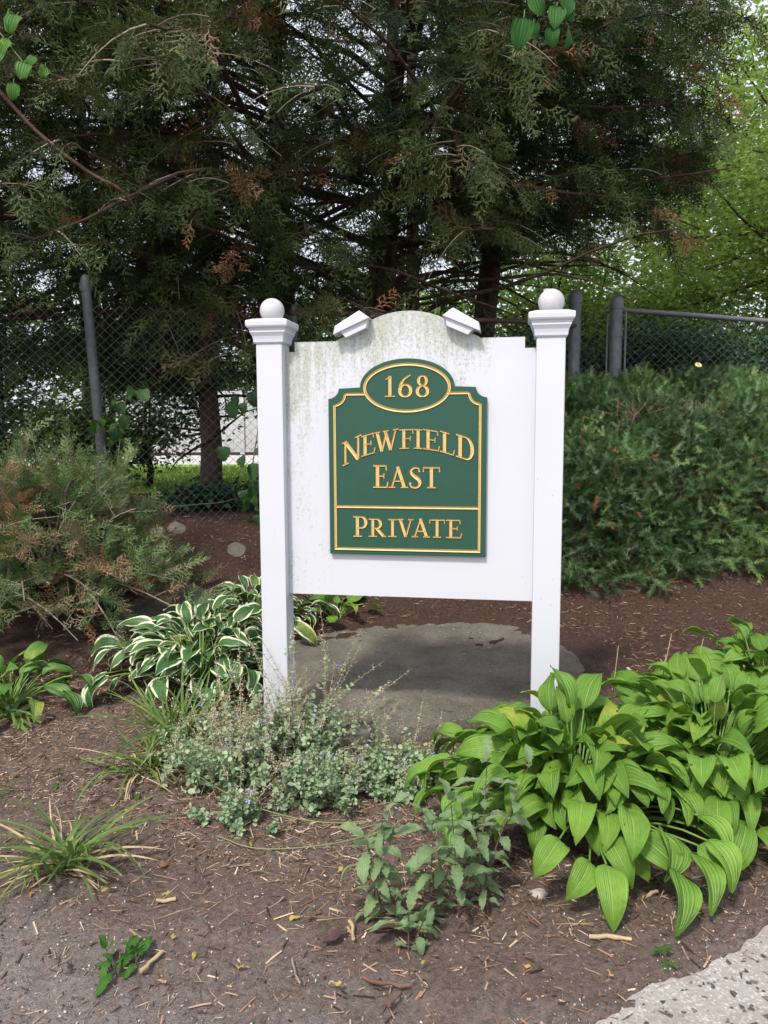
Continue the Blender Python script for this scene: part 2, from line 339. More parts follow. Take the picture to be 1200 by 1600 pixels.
M['drive'] = plain('pale_driveway', (.42, .41, .40), .9, .2, .1, 4)

# ------------------------------------------------------------------ the ground
def axis(lo, hi, fine, far):
    a = np.arange(lo, hi, fine); g = []; p = 0; st = fine * 2
    while p < far: p += st; st *= 1.22; g.append(p)
    g = np.array(g); return np.concatenate([lo - g[::-1], a, hi + g])
gx = axis(-2.4, 2.5, .021, 140); gy = axis(1.35, 5.7, .021, 140)
X, Y = np.meshgrid(gx, gy, indexing='ij'); Z = gz(X, Y)
near = np.clip(1.4 - np.hypot(X, Y - 3.2) / 5, 0, 1)
Z = Z + near * (.028 * fbm(X, Y, 3.1, 3, 3) + .024 * fbm(X, Y, 20, 4, 9))
roadside = .62 * X - Y + 1.45                                            # > 0 on the road
Z = Z - np.clip(roadside * .5 + .01, 0, .05)
far = sstep(20, 60, Y); Z = Z + far * 0
A = Acc(); nx, ny = len(gx), len(gy)
i, j = np.meshgrid(np.arange(nx - 1), np.arange(ny - 1), indexing='ij')
A.add(np.stack([X, Y, Z], -1).reshape(-1, 3), np.stack([i * ny + j, (i + 1) * ny + j, (i + 1) * ny + j + 1, i * ny + j + 1], -1).reshape(-1, 4))
A.build('ground', M['soil'], smooth=True, kind='structure')

# the road: its edge runs from near-left to right, crumbling
A = Acc(); ex = np.concatenate([np.linspace(-30, 0, 12)[:-1], np.arange(0, 2.6, .02), np.linspace(2.6, 60, 20)])
ey = .62 * ex + 1.455 + .05 * vnoise(ex * 5, ex * 0, 1) + .035 * vnoise(ex * 17, ex * 0, 2) + .02 * vnoise(ex * 45, ex * 0, 6)
k = len(ex); top = np.stack([ex, ey, np.full(k, .006)], 1); low = np.stack([ex, ey + .012, np.full(k, -.03)], 1)
mid = np.stack([ex + 1.0, ey - 1.6, np.full(k, .012)], 1); back = np.stack([ex + 25, ey - 40, np.full(k, .03)], 1)
V = np.concatenate([low, top, mid, back]); a = np.arange(k - 1)
for q in range(3): A.add(V, np.stack([q * k + a, q * k + a + 1, (q + 1) * k + a + 1, (q + 1) * k + a], 1)[:, ::-1])
road = A.build('road', M['road'], kind='structure')
# dark aggregate pieces that stand a little proud of the worn concrete
A = Acc(); cnt = 0
while cnt < 1700:
    x, y = rng.uniform(.3, 2.4), rng.uniform(.9, 2.6)
    if .62 * x - y + 1.42 < 0: continue
    cnt += 1; n_ = int(rng.integers(5, 8)); r0 = rng.uniform(.004, .010) * (1.5 if rng.random() < .15 else 1)
    th = np.sort(rng.uniform(0, 2 * math.pi, n_)); st = rng.uniform(1, 1.9); an = rng.uniform(0, math.pi)
    px, py = np.cos(th) * r0 * st, np.sin(th) * r0
    q = np.stack([x + px * math.cos(an) - py * math.sin(an), y + px * math.sin(an) + py * math.cos(an), np.full(n_, .0)], 1)
    dz = .006 + .006 * np.clip((.62 * x + 1.455 - y) / 1.6, 0, 2)
    t = q.copy(); t[:, 2] = dz + .0016; t[:, :2] = (t[:, :2] - [x, y]) * .9 + [x, y]; q[:, 2] = dz - .002
    i = np.arange(n_); A.add(np.concatenate([q, t]), np.stack([i, (i + 1) % n_, (i + 1) % n_ + n_, i + n_], 1), 0, rng.random())
    A.add(t, i[None], 0, rng.random())
A.build('road_aggregate', M['aggregate'], road, kind='stuff')

# lawn and driveway beyond the fence
def sheet(name, m, x0, x1, y0, y1, z, kind='structure'):
    A = Acc(); gx = np.linspace(x0, x1, 24); gy = np.linspace(y0, y1, 10); X, Y = np.meshgrid(gx, gy, indexing='ij')
    i, j = np.meshgrid(np.arange(23), np.arange(9), indexing='ij'); ny = 10
    A.add(np.stack([X, Y, np.full_like(X, z)], -1).reshape(-1, 3), np.stack([i * ny + j, (i + 1) * ny + j, (i + 1) * ny + j + 1, i * ny + j + 1], -1).reshape(-1, 4))
    return A.build(name, m, kind=kind)
sheet('lawn', M['lawn'], -14, -1.2, 8.7, 16, .80)
sheet('driveway', M['drive'], -16, -1.2, 16.05, 22, .80)

# ------------------------------------------------------------------ the entrance sign
YA = R_(-9.684)
sign = thing('entrance_sign', 'white vinyl entrance sign with two ball-topped posts and a green carved plaque', 'sign', (-.5115, 3.618, 0), YA)
def ring_prism(profile, cx, cy=0):
    """square rings stacked up: (half width, z)"""
    A = Acc(); V = np.array([[cx + sx * h, cy + sy * h, z] for h, z in profile for sx, sy in ((-1, -1), (1, -1), (1, 1), (-1, 1))])
    k = len(profile)
    F = [[q * 4 + a, q * 4 + (a + 1) % 4, (q + 1) * 4 + (a + 1) % 4, (q + 1) * 4 + a] for q in range(k - 1) for a in range(4)]
    A.add(V, F + [[k * 4 - 4, k * 4 - 3, k * 4 - 2, k * 4 - 1]]); return A
def bevel(o, wd=.003, seg=2):
    b = o.modifiers.new('bevel', 'BEVEL'); b.width = wd; b.segments = seg; b.limit_method = 'ANGLE'; b.angle_limit = R_(35)
    return o
for cx in (0, 1.2586):
    post = bevel(ring_prism([(.061, -.25), (.061, 1.902)], cx).build('post', M['vinyl'], sign), .004)
    cap = ring_prism([(.0615, 1.893), (.065, 1.893), (.070, 1.900), (.071, 1.912), (.074, 1.926), (.081, 1.940), (.083, 1.942), (.083, 1.952), (.086, 1.954),
                      (.086, 1.958), (.094, 1.966), (.097, 1.972), (.098, 1.990), (.095, 1.996), (.066, 2.006), (.045, 2.008)], cx).build('post_cap', M['vinyl'], post)
    bevel(cap, .0015, 1)
    bm = bmesh.new(); bmesh.ops.create_uvsphere(bm, u_segments=40, v_segments=24, radius=.0565)
    for v in bm.verts:
        v.co.z = max(v.co.z, -.042)
    for f in bm.faces: f.smooth = True
    me = bpy.data.meshes.new('ball_finial'); bm.to_mesh(me); bm.free(); me.materials.append(M['vinyl'])
    ball = link_mesh('ball_finial', me, post); ball.location = (cx, 0, 2.048)
def extrude(name, pts, y0, y1, m, parent, bev=0):
    """outline in (u, z) given depth from y0 (front) to y1 (back)"""
    bm = bmesh.new(); vf = [bm.verts.new((u, y0, z)) for u, z in pts]; f = bm.faces.new(vf)
    r = bmesh.ops.extrude_face_region(bm, geom=[f]); bmesh.ops.translate(bm, verts=[v for v in r['geom'] if isinstance(v, bmesh.types.BMVert)], vec=(0, y1 - y0, 0))
    bmesh.ops.recalc_face_normals(bm, faces=bm.faces)
    me = bpy.data.meshes.new(name); bm.to_mesh(me); bm.free(); me.materials.append(m)
    o = link_mesh(name, me, parent)
    if bev: bevel(o, bev)
    return o
def arc(cx, cz, rx, rz, a0, a1, n): return [(cx + rx * math.cos(R_(a0 + (a1 - a0) * t / n)), cz + rz * math.sin(R_(a0 + (a1 - a0) * t / n))) for t in range(n + 1)]
# backboard: stepped shoulders and an arched head
Rr = .38; top = arc(.629, 2.030 - Rr, Rr, Rr, 90 - 45, 90 + 45, 28)
rt = [(u, z) for u, z in top if u > .629 and z > 1.945]; lf = [(u, z) for u, z in top if u <= .629 and z > 1.945]
out = [(.0612, .727), (1.1972, .727), (1.1972, 1.855), (1.149, 1.855), (1.149, 1.903), (.958, 1.903), (.94, 1.913)] + rt + lf + [(.318, 1.913), (.30, 1.903), (.106, 1.903), (.106, 1.859), (.0612, 1.859)]
extrude('backboard', out, -.004, .03, M['panel'], sign)
# the two lamp hoods on the arch
for sgn in (0, 1):
    fl = (lambda p: p) if sgn == 0 else (lambda p: [(1.2586 - u, z) for u, z in p])
    hd = extrude('lamp_hood', fl([(.302, 1.925), (.308, 1.963), (.421, 2.029), (.468, 1.996)]), -.064, .045, M['vinyl'], sign, .003)
    extrude('lamp_housing', fl([(.329, 1.940), (.458, 2.002), (.450, 1.953), (.357, 1.912)]), -.052, .04, M['vinyl'], hd, .002)
# green plaque
pt = [(.267, .927)] + [(.987, .927)] + [(.987, 1.643)] + arc(.987, 1.693, .05, .05, 265, 185, 8)[0:] 
pt += arc(.629, 1.693, .214, .126, 0, 180, 40)
pt += arc(.267, 1.693, .05, .05, -5, -85, 8) + [(.267, 1.643)]
plaque = extrude('plaque', pt, -.026, -.0045, M['sign_green'], sign, .0015)
FY = -.026
def stroke(acc, path, wd, hi=.0042, lo=-.0004, closed=False, y=FY):
    """a carved stroke: two raised lips and a sunk middle"""
    p = np.asarray(path, float); k = len(p); wd = np.broadcast_to(np.asarray(wd, float), (k,))
    if closed: T = np.roll(p, -1, 0) - np.roll(p, 1, 0)
    else: T = np.gradient(p, axis=0)
    T = norm(T); Nn = np.stack([-T[:, 1], T[:, 0]], 1)
    rows = []
    for off, h in ((-.54, -.001), (-.5, hi), (0, lo), (.5, hi), (.54, -.001)):
        q = p + Nn * (wd * off)[:, None]; rows.append(np.stack([q[:, 0], np.full(k, y - h), q[:, 1]], 1))
    V = np.concatenate(rows); a = np.arange(k if closed else k - 1); b = (a + 1) % k
    for r in range(4): acc.add(V, np.stack([r * k + a, r * k + b, (r + 1) * k + b, (r + 1) * k + a], 1), 1 if r in (0, 3) else 0)
    if not closed:
        for e in (0, k - 1): acc.add(V[[e, k + e, 2 * k + e, 3 * k + e, 4 * k + e]], [[0, 1, 2, 3, 4]], 1)
gm = [M['gold'], M['gold_dark']]
A = Acc(); stroke(A, arc(.629, 1.689, .192, .104, 0, 360, 72)[:-1], .013, closed=True); A.build('oval_moulding', gm, plaque)
A = Acc()
bd = [(.296, .953), (.296, 1.614)] + arc(.294, 1.664, .052, .052, -82, -6, 8) + [(.352, 1.6625), (.4435, 1.6625)]
stroke(A, bd, .011)
stroke(A, [(1.2540 - u, z) for u, z in bd][::-1], .011)
stroke(A, [(.2905, .953), (.9635, .953)], .011)
stroke(A, [(.300, 1.149), (.954, 1.149)], .0105)
A.build('border_moulding', gm, plaque)
def cat(pts, n=8):
    p = np.asarray(pts, float); p = np.vstack([2 * p[0] - p[1], p, 2 * p[-1] - p[-2]]); o = []
    for i in range(1, len(p) - 2):
        for t in np.linspace(0, 1, n, endpoint=False):
            a, b, c, d = p[i - 1], p[i], p[i + 1], p[i + 2]
            o.append(.5 * (2 * b + (c - a) * t + (2 * a - 5 * b + 4 * c - d) * t * t + (3 * b - a - 3 * c + d) * t ** 3))
    o.append(p[-2]); return np.array(o)
TK, TN = .148, .060
def ser(x0, x1, y): return ([(x0, y), (x1, y)], TN)
def stem(x, w=TK, a=.02, b=.98): return ([(x, a), (x, b)], w)
def bowl(x, y0, y1, xr, wmax=TK): 
    th = np.linspace(90, -90, 17); ym, ry = (y0 + y1) / 2, (y1 - y0) / 2; x0 = x + (xr - x) * .45
    pts = [(x, y1)] + [(x0 + (xr - x0) * math.cos(R_(t)), ym + ry * math.sin(R_(t))) for t in th] + [(x, y0)]
    wd = [TN] + [TN + (wmax - TN) * max(0, math.cos(R_(t))) ** 1.3 for t in th] + [TN]; return (pts, wd)
H, B_ = .962, .038
G = {}
G['I'] = (.40, [stem(.2), ser(0, .4, H), ser(0, .4, B_)])
Eb = [stem(.19), ser(0, .56, H), ([(.55, H + .03), (.57, .76)], TN), ser(.19, .46, .52), ([(.46, .63), (.46, .40)], TN)]
G['E'] = (.64, Eb + [ser(0, .6, B_), ([(.59, B_ - .03), (.63, .26)], TN)])
G['F'] = (.58, Eb + [ser(0, .40, B_)])
G['L'] = (.60, [stem(.19), ser(0, .40, H), ser(0, .57, B_), ([(.56, B_ - .03), (.60, .27)], TN)])
G['T'] = (.74, [stem(.37), ser(.02, .72, H), ([(.04, H + .03), (.02, .75)], TN), ([(.70, H + .03), (.72, .75)], TN), ser(.18, .56, B_)])
G['N'] = (.92, [stem(.15, .08), stem(.78, .08), ([(.13, .98), (.78, 0)], TK), ser(-.02, .2, H), ser(0, .30, B_), ser(.62, .94, H)])
G['W'] = (1.22, [([(.14, .97), (.39, 0)], TK), ([(.39, 0), (.63, .97)], .08), ([(.55, .97), (.83, 0)], TK), ([(.83, 0), (1.08, .97)], .08), ser(0, .3, H), ser(.42, .72, H), ser(.94, 1.22, H)])
G['V'] = (.80, [([(.14, .97), (.42, 0)], TK), ([(.42, 0), (.67, .97)], .08), ser(0, .3, H), ser(.53, .81, H)])
G['A'] = (.84, [([(.14, .03), (.42, 1.0)], .08), ([(.40, 1.0), (.70, .03)], TK), ([(.23, .33), (.60, .33)], TN), ser(0, .3, B_), ser(.54, .86, B_)])
G['D'] = (.84, [stem(.19), ser(0, .2, H), ser(0, .2, B_), bowl(.19, B_, H, .76)])
G['P'] = (.64, [stem(.19), ser(0, .2, H), ser(0, .40, B_), bowl(.19, .44, H, .57, .15)])
G['R'] = (.78, [stem(.19), ser(0, .2, H), ser(0, .38, B_), bowl(.19, .47, H, .55, .15), ([(.36, .48), (.70, .03)], TK), ser(.62, .80, B_)])
sp_ = cat([(.50, .76), (.47, .92), (.30, .965), (.12, .88), (.11, .72), (.27, .56), (.44, .44), (.53, .27), (.44, .08), (.25, .035), (.09, .10), (.05, .27)])
G['S'] = (.60, [(sp_, np.interp(np.linspace(0, 1, len(sp_)), [0, .05, .2, .35, .5, .62, .75, .92, 1], [.10, .06, .07, .12, .17, .15, .08, .06, .10]))])
G['1'] = (.48, [stem(.25), ser(.03, .48, B_), ([(.06, .82), (.27, .97)], TN)])
e6 = arc(.31, .30, .225, .265, 0, 360, 30)
G['6'] = (.62, [(e6, [TN + .085 * abs(math.cos(R_(t * 12))) for t in range(31)]), (cat([(.105, .30), (.13, .56), (.28, .82), (.52, .985)]), np.linspace(.155, .06, 25))])
G['8'] = (.62, [(arc(.30, .745, .165, .215, 0, 360, 28), [TN + .07 * abs(math.cos(R_(t * 360 / 28))) for t in range(29)]), (arc(.30, .27, .215, .235, 0, 360, 28), [TN + .085 * abs(math.cos(R_(t * 360 / 28))) for t in range(29)])])
def letter(ch, u, z, h, rot=0, wsc=1.0, name='letter'):
    A = Acc()
    for q, (pts, wd) in enumerate(G[ch][1]):
        p = np.asarray(pts, float) * [wsc, 1] * h
        if len(p) == 2: p = np.array([p[0] + (p[1] - p[0]) * t for t in (0, .5, 1)]); wd = np.interp([0, .5, 1], np.linspace(0, 1, np.size(wd)), np.atleast_1d(wd)) if np.size(wd) > 1 else wd
        p = np.stack([u + p[:, 0], z + p[:, 0] * rot + p[:, 1]], 1)
        stroke(A, p, np.asarray(wd, float) * h, hi=.0042 + q * .00012, lo=.0000 + q * .00005)
    return A.build(name, gm, plaque)
for ch, u0, u1, z, h in (('1', .527, .577, 1.648, .095), ('6', .588, .657, 1.646, .100), ('8', .668, .735, 1.646, .098)):
    letter(ch, u0, z, h, 0, (u1 - u0) / (G[ch][0] * h), 'numeral')
# NEWFIELD on an arc: left foot u, baseline z, height, slope
nf = [('N', .331, 1.334, .110, .45, .088), ('E', .418, 1.377, .096, .30, .066), ('W', .480, 1.397, .094, .16, .112), ('F', .595, 1.414, .090, .02, .064), ('I', .662, 1.4155, .090, -.05, .038),
      ('E', .704, 1.414, .092, -.16, .074), ('L', .780, 1.402, .096, -.30, .064), ('D', .852, 1.380, .104, -.33, .080)]
for ch, u, z, h, a, wd in nf: letter(ch, u, z, h, a, wd / (G[ch][0] * h))
for ch, u0, u1, z, h in (('E', .474, .543, 1.237, .105), ('A', .546, .633, 1.237, .097), ('S', .640, .696, 1.236, .097), ('T', .702, .781, 1.237, .097)):
    letter(ch, u0, z, h, 0, (u1 - u0) / (G[ch][0] * h))
for ch, u0, u1, z, h in (('P', .379, .446, 1.009, .097), ('R', .452, .531, 1.010, .086), ('I', .543, .583, 1.011, .084), ('V', .586, .660, 1.012, .084), ('A', .652, .734, 1.012, .086), ('T', .732, .804, 1.012, .084), ('E', .809, .880, 1.011, .085)):
    letter(ch, u0, z, h, 0, (u1 - u0) / (G[ch][0] * h))

# ------------------------------------------------------------------ stones
def stone(name, label, outline, zt, thick, seed, lump=.02):
    """irregular slab: outline (x, y), top height function, rounded shoulder"""
    p = np.asarray(outline, float); c = p.mean(0); th = np.linspace(0, 2 * math.pi, 73)[:-1]
    pa = np.arctan2(p[:, 1] - c[1], p[:, 0] - c[0]); pr = np.hypot(p[:, 0] - c[0], p[:, 1] - c[1]); o = np.argsort(pa)
    rr = np.interp(th, np.concatenate([pa[o] - 2 * math.pi, pa[o], pa[o] + 2 * math.pi]) % (4 * math.pi) if 0 else np.concatenate([pa[o] - 2 * math.pi, pa[o], pa[o] + 2 * math.pi, pa[o] + 4 * math.pi]), np.tile(pr[o], 4))
    A = Acc(); rows = []; fr = [.04] + list(np.linspace(.08, .97, 44)) + [1.0, 1.0, 1.0]
    for q, f in enumerate(fr):
        jit = 1 + .05 * vnoise(np.cos(th) * 5 + 3, np.sin(th) * 5 + 3, seed) + .03 * vnoise(np.cos(th) * 14, np.sin(th) * 14, seed + 1)
        x = c[0] + np.cos(th) * rr * f * jit; y = c[1] + np.sin(th) * rr * f * jit
        z = zt(x, y) + lump * fbm(x, y, 3.0, 3, seed) + lump * .6 * fbm(x, y, 14, 4, seed + 5) - thick * .18 * max(0, (f - .9) * 10) ** 2 - (.10 * sstep(.95, 1.45, x) if name == 'flat_stone' else 0)
        if q == len(fr) - 2: z = zt(x, y) - thick * .6
        if q == len(fr) - 1: z = zt(x, y) - thick * 1.6
        rows.append(np.stack([x, y, z], 1))
    V = np.concatenate(rows); k = 72
    i, j = np.meshgrid(np.arange(len(fr) - 1), np.arange(k), indexing='ij'); j2 = (j + 1) % k
    A.add(V, np.stack([i * k + j, i * k + j2, (i + 1) * k + j2, (i + 1) * k + j], -1).reshape(-1, 4)); A.add(V[:k], np.arange(k)[None])
    o = A.build(name, M['stone'], smooth=True); tag(o, label, 'stone'); return o
slab_ = stone('flat_stone', 'broad flat mossy grey stone slab set in the mulch under the sign', [(-.18, 3.66), (0, 3.56), (.28, 3.64), (.62, 3.78), (.95, 3.95), (1.12, 4.12), (1.26, 4.5), (1.22, 4.78), (.95, 5.0), (.2, 5.06), (-.5, 4.86), (-.78, 4.45), (-.62, 4.08), (-.40, 3.85)],
      lambda x, y: .085 + .125 * np.clip((y - 3.55) / 1.5, 0, 1.2) + .05 * np.exp(-((x + .02) ** 2 / .06 + (y - 3.82) ** 2 / .012)) + .03 * np.exp(-((x - .3) ** 2 / .02 + (y - 4.0) ** 2 / .01)), .12, 4, .024)
stone('flat_stone', 'low grey stone lying between the juniper and the white-edged hostas', [(-1.85, 5.0), (-1.3, 5.04), (-.7, 5.1), (-.62, 5.2), (-1.2, 5.2), (-1.8, 5.13)], lambda x, y: gz(x, y) + .012, .06, 8)
stone('rough_stone', 'small rough grey stone block beside the left post foot', [(-.33, 3.50), (-.16, 3.44), (-.06, 3.52), (-.1, 3.6), (-.28, 3.61)], lambda x, y: .085 + 0 * x, .09, 15, .03)
for x, y, r, lb in ((-1.72, 5.80, .055, 'small pale rock at the foot of the fence beside the juniper shrub'), (-1.60, 5.88, .065, 'larger pale rock under the wire mesh, right of the other rock'), (-1.12, 5.75, .07, 'dull mossy rock in the red mulch near the fence')):
    stone('rock', lb, [(x + r * math.cos(t) * 1.2, y + r * math.sin(t)) for t in np.linspace(0, 6, 9)], lambda a, b, r=r, x=x, y=y: gz(a, b) + r * .7 - .5 * ((a - x) ** 2 + (b - y) ** 2) / r, r * .8, int(r * 900), .02)
for x, y, r, lb in ((.50, 2.35, .028, 'flat whitish stone on the soil in front of the big green hosta'), (.60, 2.27, .018, 'tiny pale pebble in front of the hosta beside the road'), (1.42, 4.35, .025, 'white pebble on the mulch behind the big hosta')):
    stone('pebble', lb, [(x + r * math.cos(t) * 1.2, y + r * math.sin(t)) for t in np.linspace(0, 6, 9)], lambda a, b, r=r, x=x, y=y: gz(a, b) + r * .25 - .25 * ((a - x) ** 2 + (b - y) ** 2) / r, r * .8, int(r * 3000), .02).data.materials[0] = M['grey_pebble']

# ------------------------------------------------------------------ loose litter on the ground (nobody could count it)
def spot(n_, x0, x1, y0, y1, dens=None):
    P = []
    while len(P) < n_:
        x = rng.uniform(x0, x1, n_ * 2); y = rng.uniform(y0, y1, n_ * 2); rv = .62 * x - y + 1.45; ok = (rv < .0) | ((rng.random(n_ * 2) < .45 * np.exp(-np.maximum(rv, 0) / .07)) & (rv < .3))
        if dens is not None: ok &= rng.random(n_ * 2) < dens(x, y)
        P += list(np.stack([x, y], 1)[ok])
    return np.array(P[:n_])
def on_slab(x, y): return ((x - .38) / 1.05) ** 2 + ((y - 4.35) / .72) ** 2 < 1
cV = np.array([[-1, -.5, 0], [-1, .5, .1], [1, -.35, .05], [1, .4, 0], [-.9, .05, .75], [0, -.12, 1.0], [.95, .1, .6]], float)
cF = np.array([[0, 2, 5], [0, 5, 4], [2, 6, 5], [1, 4, 5], [1, 5, 3], [3, 5, 6], [2, 3, 6], [1, 0, 4]])
pV = np.array([[-1, -.6, 0], [.2, -.9, 0], [1, .2, 0], [-.3, .9, 0], [-.3, -.1, 1.1], [.4, .15, .95]], float)
pF = np.array([[0, 1, 4], [1, 5, 4], [1, 2, 5], [2, 3, 5], [3, 4, 5], [3, 0, 4]])
def litter(name, n_, area, lmin, lmax, wmin, wmax, m, v0, v1, vp, dens, lift=.004, tilt=.25, cubic=False):
    P = spot(n_, *area, dens); z = gz(P[:, 0], P[:, 1]) + lift * rng.random(n_); onr = .62 * P[:, 0] - P[:, 1] + 1.45 > 0
    nr = np.clip(1.4 - np.hypot(P[:, 0], P[:, 1] - 3.2) / 5, 0, 1)
    z = z + nr * (.028 * fbm(P[:, 0], P[:, 1], 3.1, 3, 3) + .024 * fbm(P[:, 0], P[:, 1], 20, 4, 9))
    z = np.where(onr, .009, z); az = rng.uniform(0, 6.283, n_); el = rng.normal(0, tilt, n_)
    D = np.stack([np.cos(az) * np.cos(el), np.sin(az) * np.cos(el), np.sin(el)], 1)
    ln = lmin + (lmax - lmin) * rng.random(n_) ** 2.2; wd = wmin + (wmax - wmin) * rng.random(n_) ** 1.6
    if cubic: ln = wd * rng.uniform(.8, 1.5, n_)
    sc = np.stack([ln / 2, wd, np.maximum(wd * rng.uniform(.25, .6, n_), .0012) * (1.6 if cubic else 1)], 1)
    A = Acc(); scatter(A, pV if cubic else cV, pF if cubic else cF, np.column_stack([P, z]), frames(D, None, rng.normal(0, .4, n_)), sc, 0, v0 + (v1 - v0) * rng.random(n_) ** vp)
    return A.build(name, m, kind='stuff')
front = lambda x, y: np.where(on_slab(x, y), .06, .25 + .75 * sstep(2.0, 2.7, y + .5 * x * (x < 0))) * (.35 + 1.3 * np.clip(fbm(x, y, 2.2, 3, 21) + .5, 0, 1))
litter('mulch_chips', 26000, (-2.4, 2.3, 1.5, 4.4), .008, .065, .0015, .0075, M['chip'], 0, 1, 1.15, front)
litter('bark_mulch', 13000, (-2.2, 3.2, 4.0, 6.4), .012, .06, .002, .007, M['chip'], .1, .92, 1.6, lambda x, y: np.where(on_slab(x, y), .0, 1.0), .012)
litter('gravel', 14000, (-2.2, 2.0, 1.5, 3.4), .0, .0, .0014, .0062, M['pebble'], 0, 1, 1.5, lambda x, y: .22 + .88 * np.clip(1.6 * (2.05 - y - .42 * x), 0, 1) + .8 * (np.abs(.62 * x - y + 1.3) < .25), .002, .3, True)
litter('dry_debris', 650, (-1.2, .75, 2.1, 3.5), .03, .12, .001, .0025, M['straw'], 0, 1, 1, lambda x, y: np.exp(-((x + .25) ** 2 + (y - 2.75) ** 2) / .25) + .1, .008, .15)

from mathutils.bvhtree import BVHTree
bv = BVHTree.FromPolygons([v.co for v in slab_.data.vertices], [p.vertices[:] for p in slab_.data.polygons]); A = Acc()
for tv, tf, k_, m_ in ((cV, cF, 420, 0), (pV, pF, 900, 1)):
    P = []
    while len(P) < k_:
        x, y = rng.uniform(-.75, 1.45), rng.uniform(3.5, 5.05); h = bv.ray_cast(Vector((x, y, 2)), Vector((0, 0, -1)))
        if h[0] is not None and h[0].z > float(gz(x, y)) and rng.random() < .25 + .75 * sstep(4.5, 5.0, y) + .5 * (y < 3.8): P.append((x, y, h[0].z + .001))
    az = rng.uniform(0, 6.283, k_); wd = rng.uniform(.0015, .004, k_) * (1 if m_ == 0 else 1.2); ln = rng.uniform(.006, .03, k_) if m_ == 0 else wd * 2
    scatter(A, tv, tf, np.array(P), frames(np.stack([np.cos(az), np.sin(az), 0 * az], 1)), np.stack([ln / 2, wd, wd * .6], 1), m_, rng.random(k_) ** 1.2)
A.build('stone_litter', [M['chip'], M['pebble']], kind='stuff')

# ------------------------------------------------------------------ broad leaves and plants
def leaf_mesh(name, Ln, Wd, pet, e0, e1, droop, m, mp=None, fold=.25, pleat=.0, wav=.0, tipw=.85, basew=.5, nu=11, nv=11, twist=0.0, zfloor=None, pr=.0035, seed=0, tooth=0):
    """petiole from the origin, then a blade that arches over; +x is outwards"""
    r = random.Random(seed); A = Acc(); uv = []
    P = np.array([0.0, 0.0]); ang = e0; pts = [P.copy()]
    for q in range(6):
        ang = e0 + (e1 - e0) * (q / 6) ** 1.5; P = P + pet / 6 * np.array([math.cos(ang), math.sin(ang)]); pts.append(P.copy())
    cur = [P.copy()]; angs = [ang]
    for q in range(nv):
        ang = e1 - droop * ((q + .5) / nv) ** 1.15; P = P + Ln / nv * np.array([math.cos(ang), math.sin(ang)])
        cur.append(P.copy()); angs.append(ang)
    cur = np.array(cur); side = r.uniform(-.12, .12) * Ln; ph = r.uniform(0, 6)
    V = []; s = np.linspace(0, 1, nv + 1)
    prof = np.clip(s, .0005, 1) ** basew * np.clip(1 - s, .0, 1) ** tipw; prof = prof / prof.max()
    prof[0] = .06; prof[-1] = .015
    u = np.linspace(-1, 1, nu)
    for q in range(nv + 1):
        a = angs[q]; nrm = np.array([-math.sin(a), 0, math.cos(a)]); wq = Wd / 2 * prof[q]; tw = twist * s[q]
        if tooth: wq *= 1 + tooth * (1 if q % 2 else -1)
        for uu in u:
            h = fold * abs(uu) * wq - fold * .35 * uu * uu * wq + pleat * math.cos(uu * math.pi * 6) * math.sin(math.pi * min(1, s[q] * .95 + .03)) + wav * abs(uu) ** 2.5 * math.sin(s[q] * 9 + ph + (1.3 if uu > 0 else 0))
            yy = uu * wq
            y2, h2 = yy * math.cos(tw) - h * math.sin(tw), yy * math.sin(tw) + h * math.cos(tw)
            p3 = np.array([cur[q][0], y2 + side * s[q] ** 2, cur[q][1]]) + nrm * h2
            if zfloor is not None and p3[2] < zfloor + .012 * (1 - s[q]): p3[2] = zfloor + .012 * (1 - s[q]) + .1 * (p3[2] - zfloor)
            V.append(p3); uv.append((uu * .5 + .5, s[q]))
    i, j = np.meshgrid(np.arange(nv), np.arange(nu - 1), indexing='ij')
    F = np.stack([i * nu + j, (i + 1) * nu + j, (i + 1) * nu + j + 1, i * nu + j + 1], -1).reshape(-1, 4)
    A.add(V, F, 0); nb = len(V)
    if pet > .005:
        pp = np.array([[x, 0, z] for x, z in pts]); tube(A, pp, np.linspace(pr * 1.3, pr * .8, len(pp)), 5, 1 if mp else 0, 0, False)
    me = A.mesh(name, [m] + ([mp] if mp else []), True)
    lay = me.uv_layers.new(name='UVMap'); idx = np.zeros(len(me.loops), np.int32); me.loops.foreach_get('vertex_index', idx)
    U = np.full((len(me.vertices), 2), .5); U[:nb] = uv; lay.data.foreach_set('uv', U[idx].astype(np.float32).ravel())
    return me
def put(name, me, parent, loc, az, tilt=0, roll=0, sc=1.0):
    o = link_mesh(name, me, parent); o.location = loc; o.scale = (sc, sc, sc)
    o.rotation_euler = (Matrix.Rotation(az, 3, 'Z') @ Matrix.Rotation(-tilt, 3, 'Y') @ Matrix.Rotation(roll, 3, 'X')).to_euler()
    return o
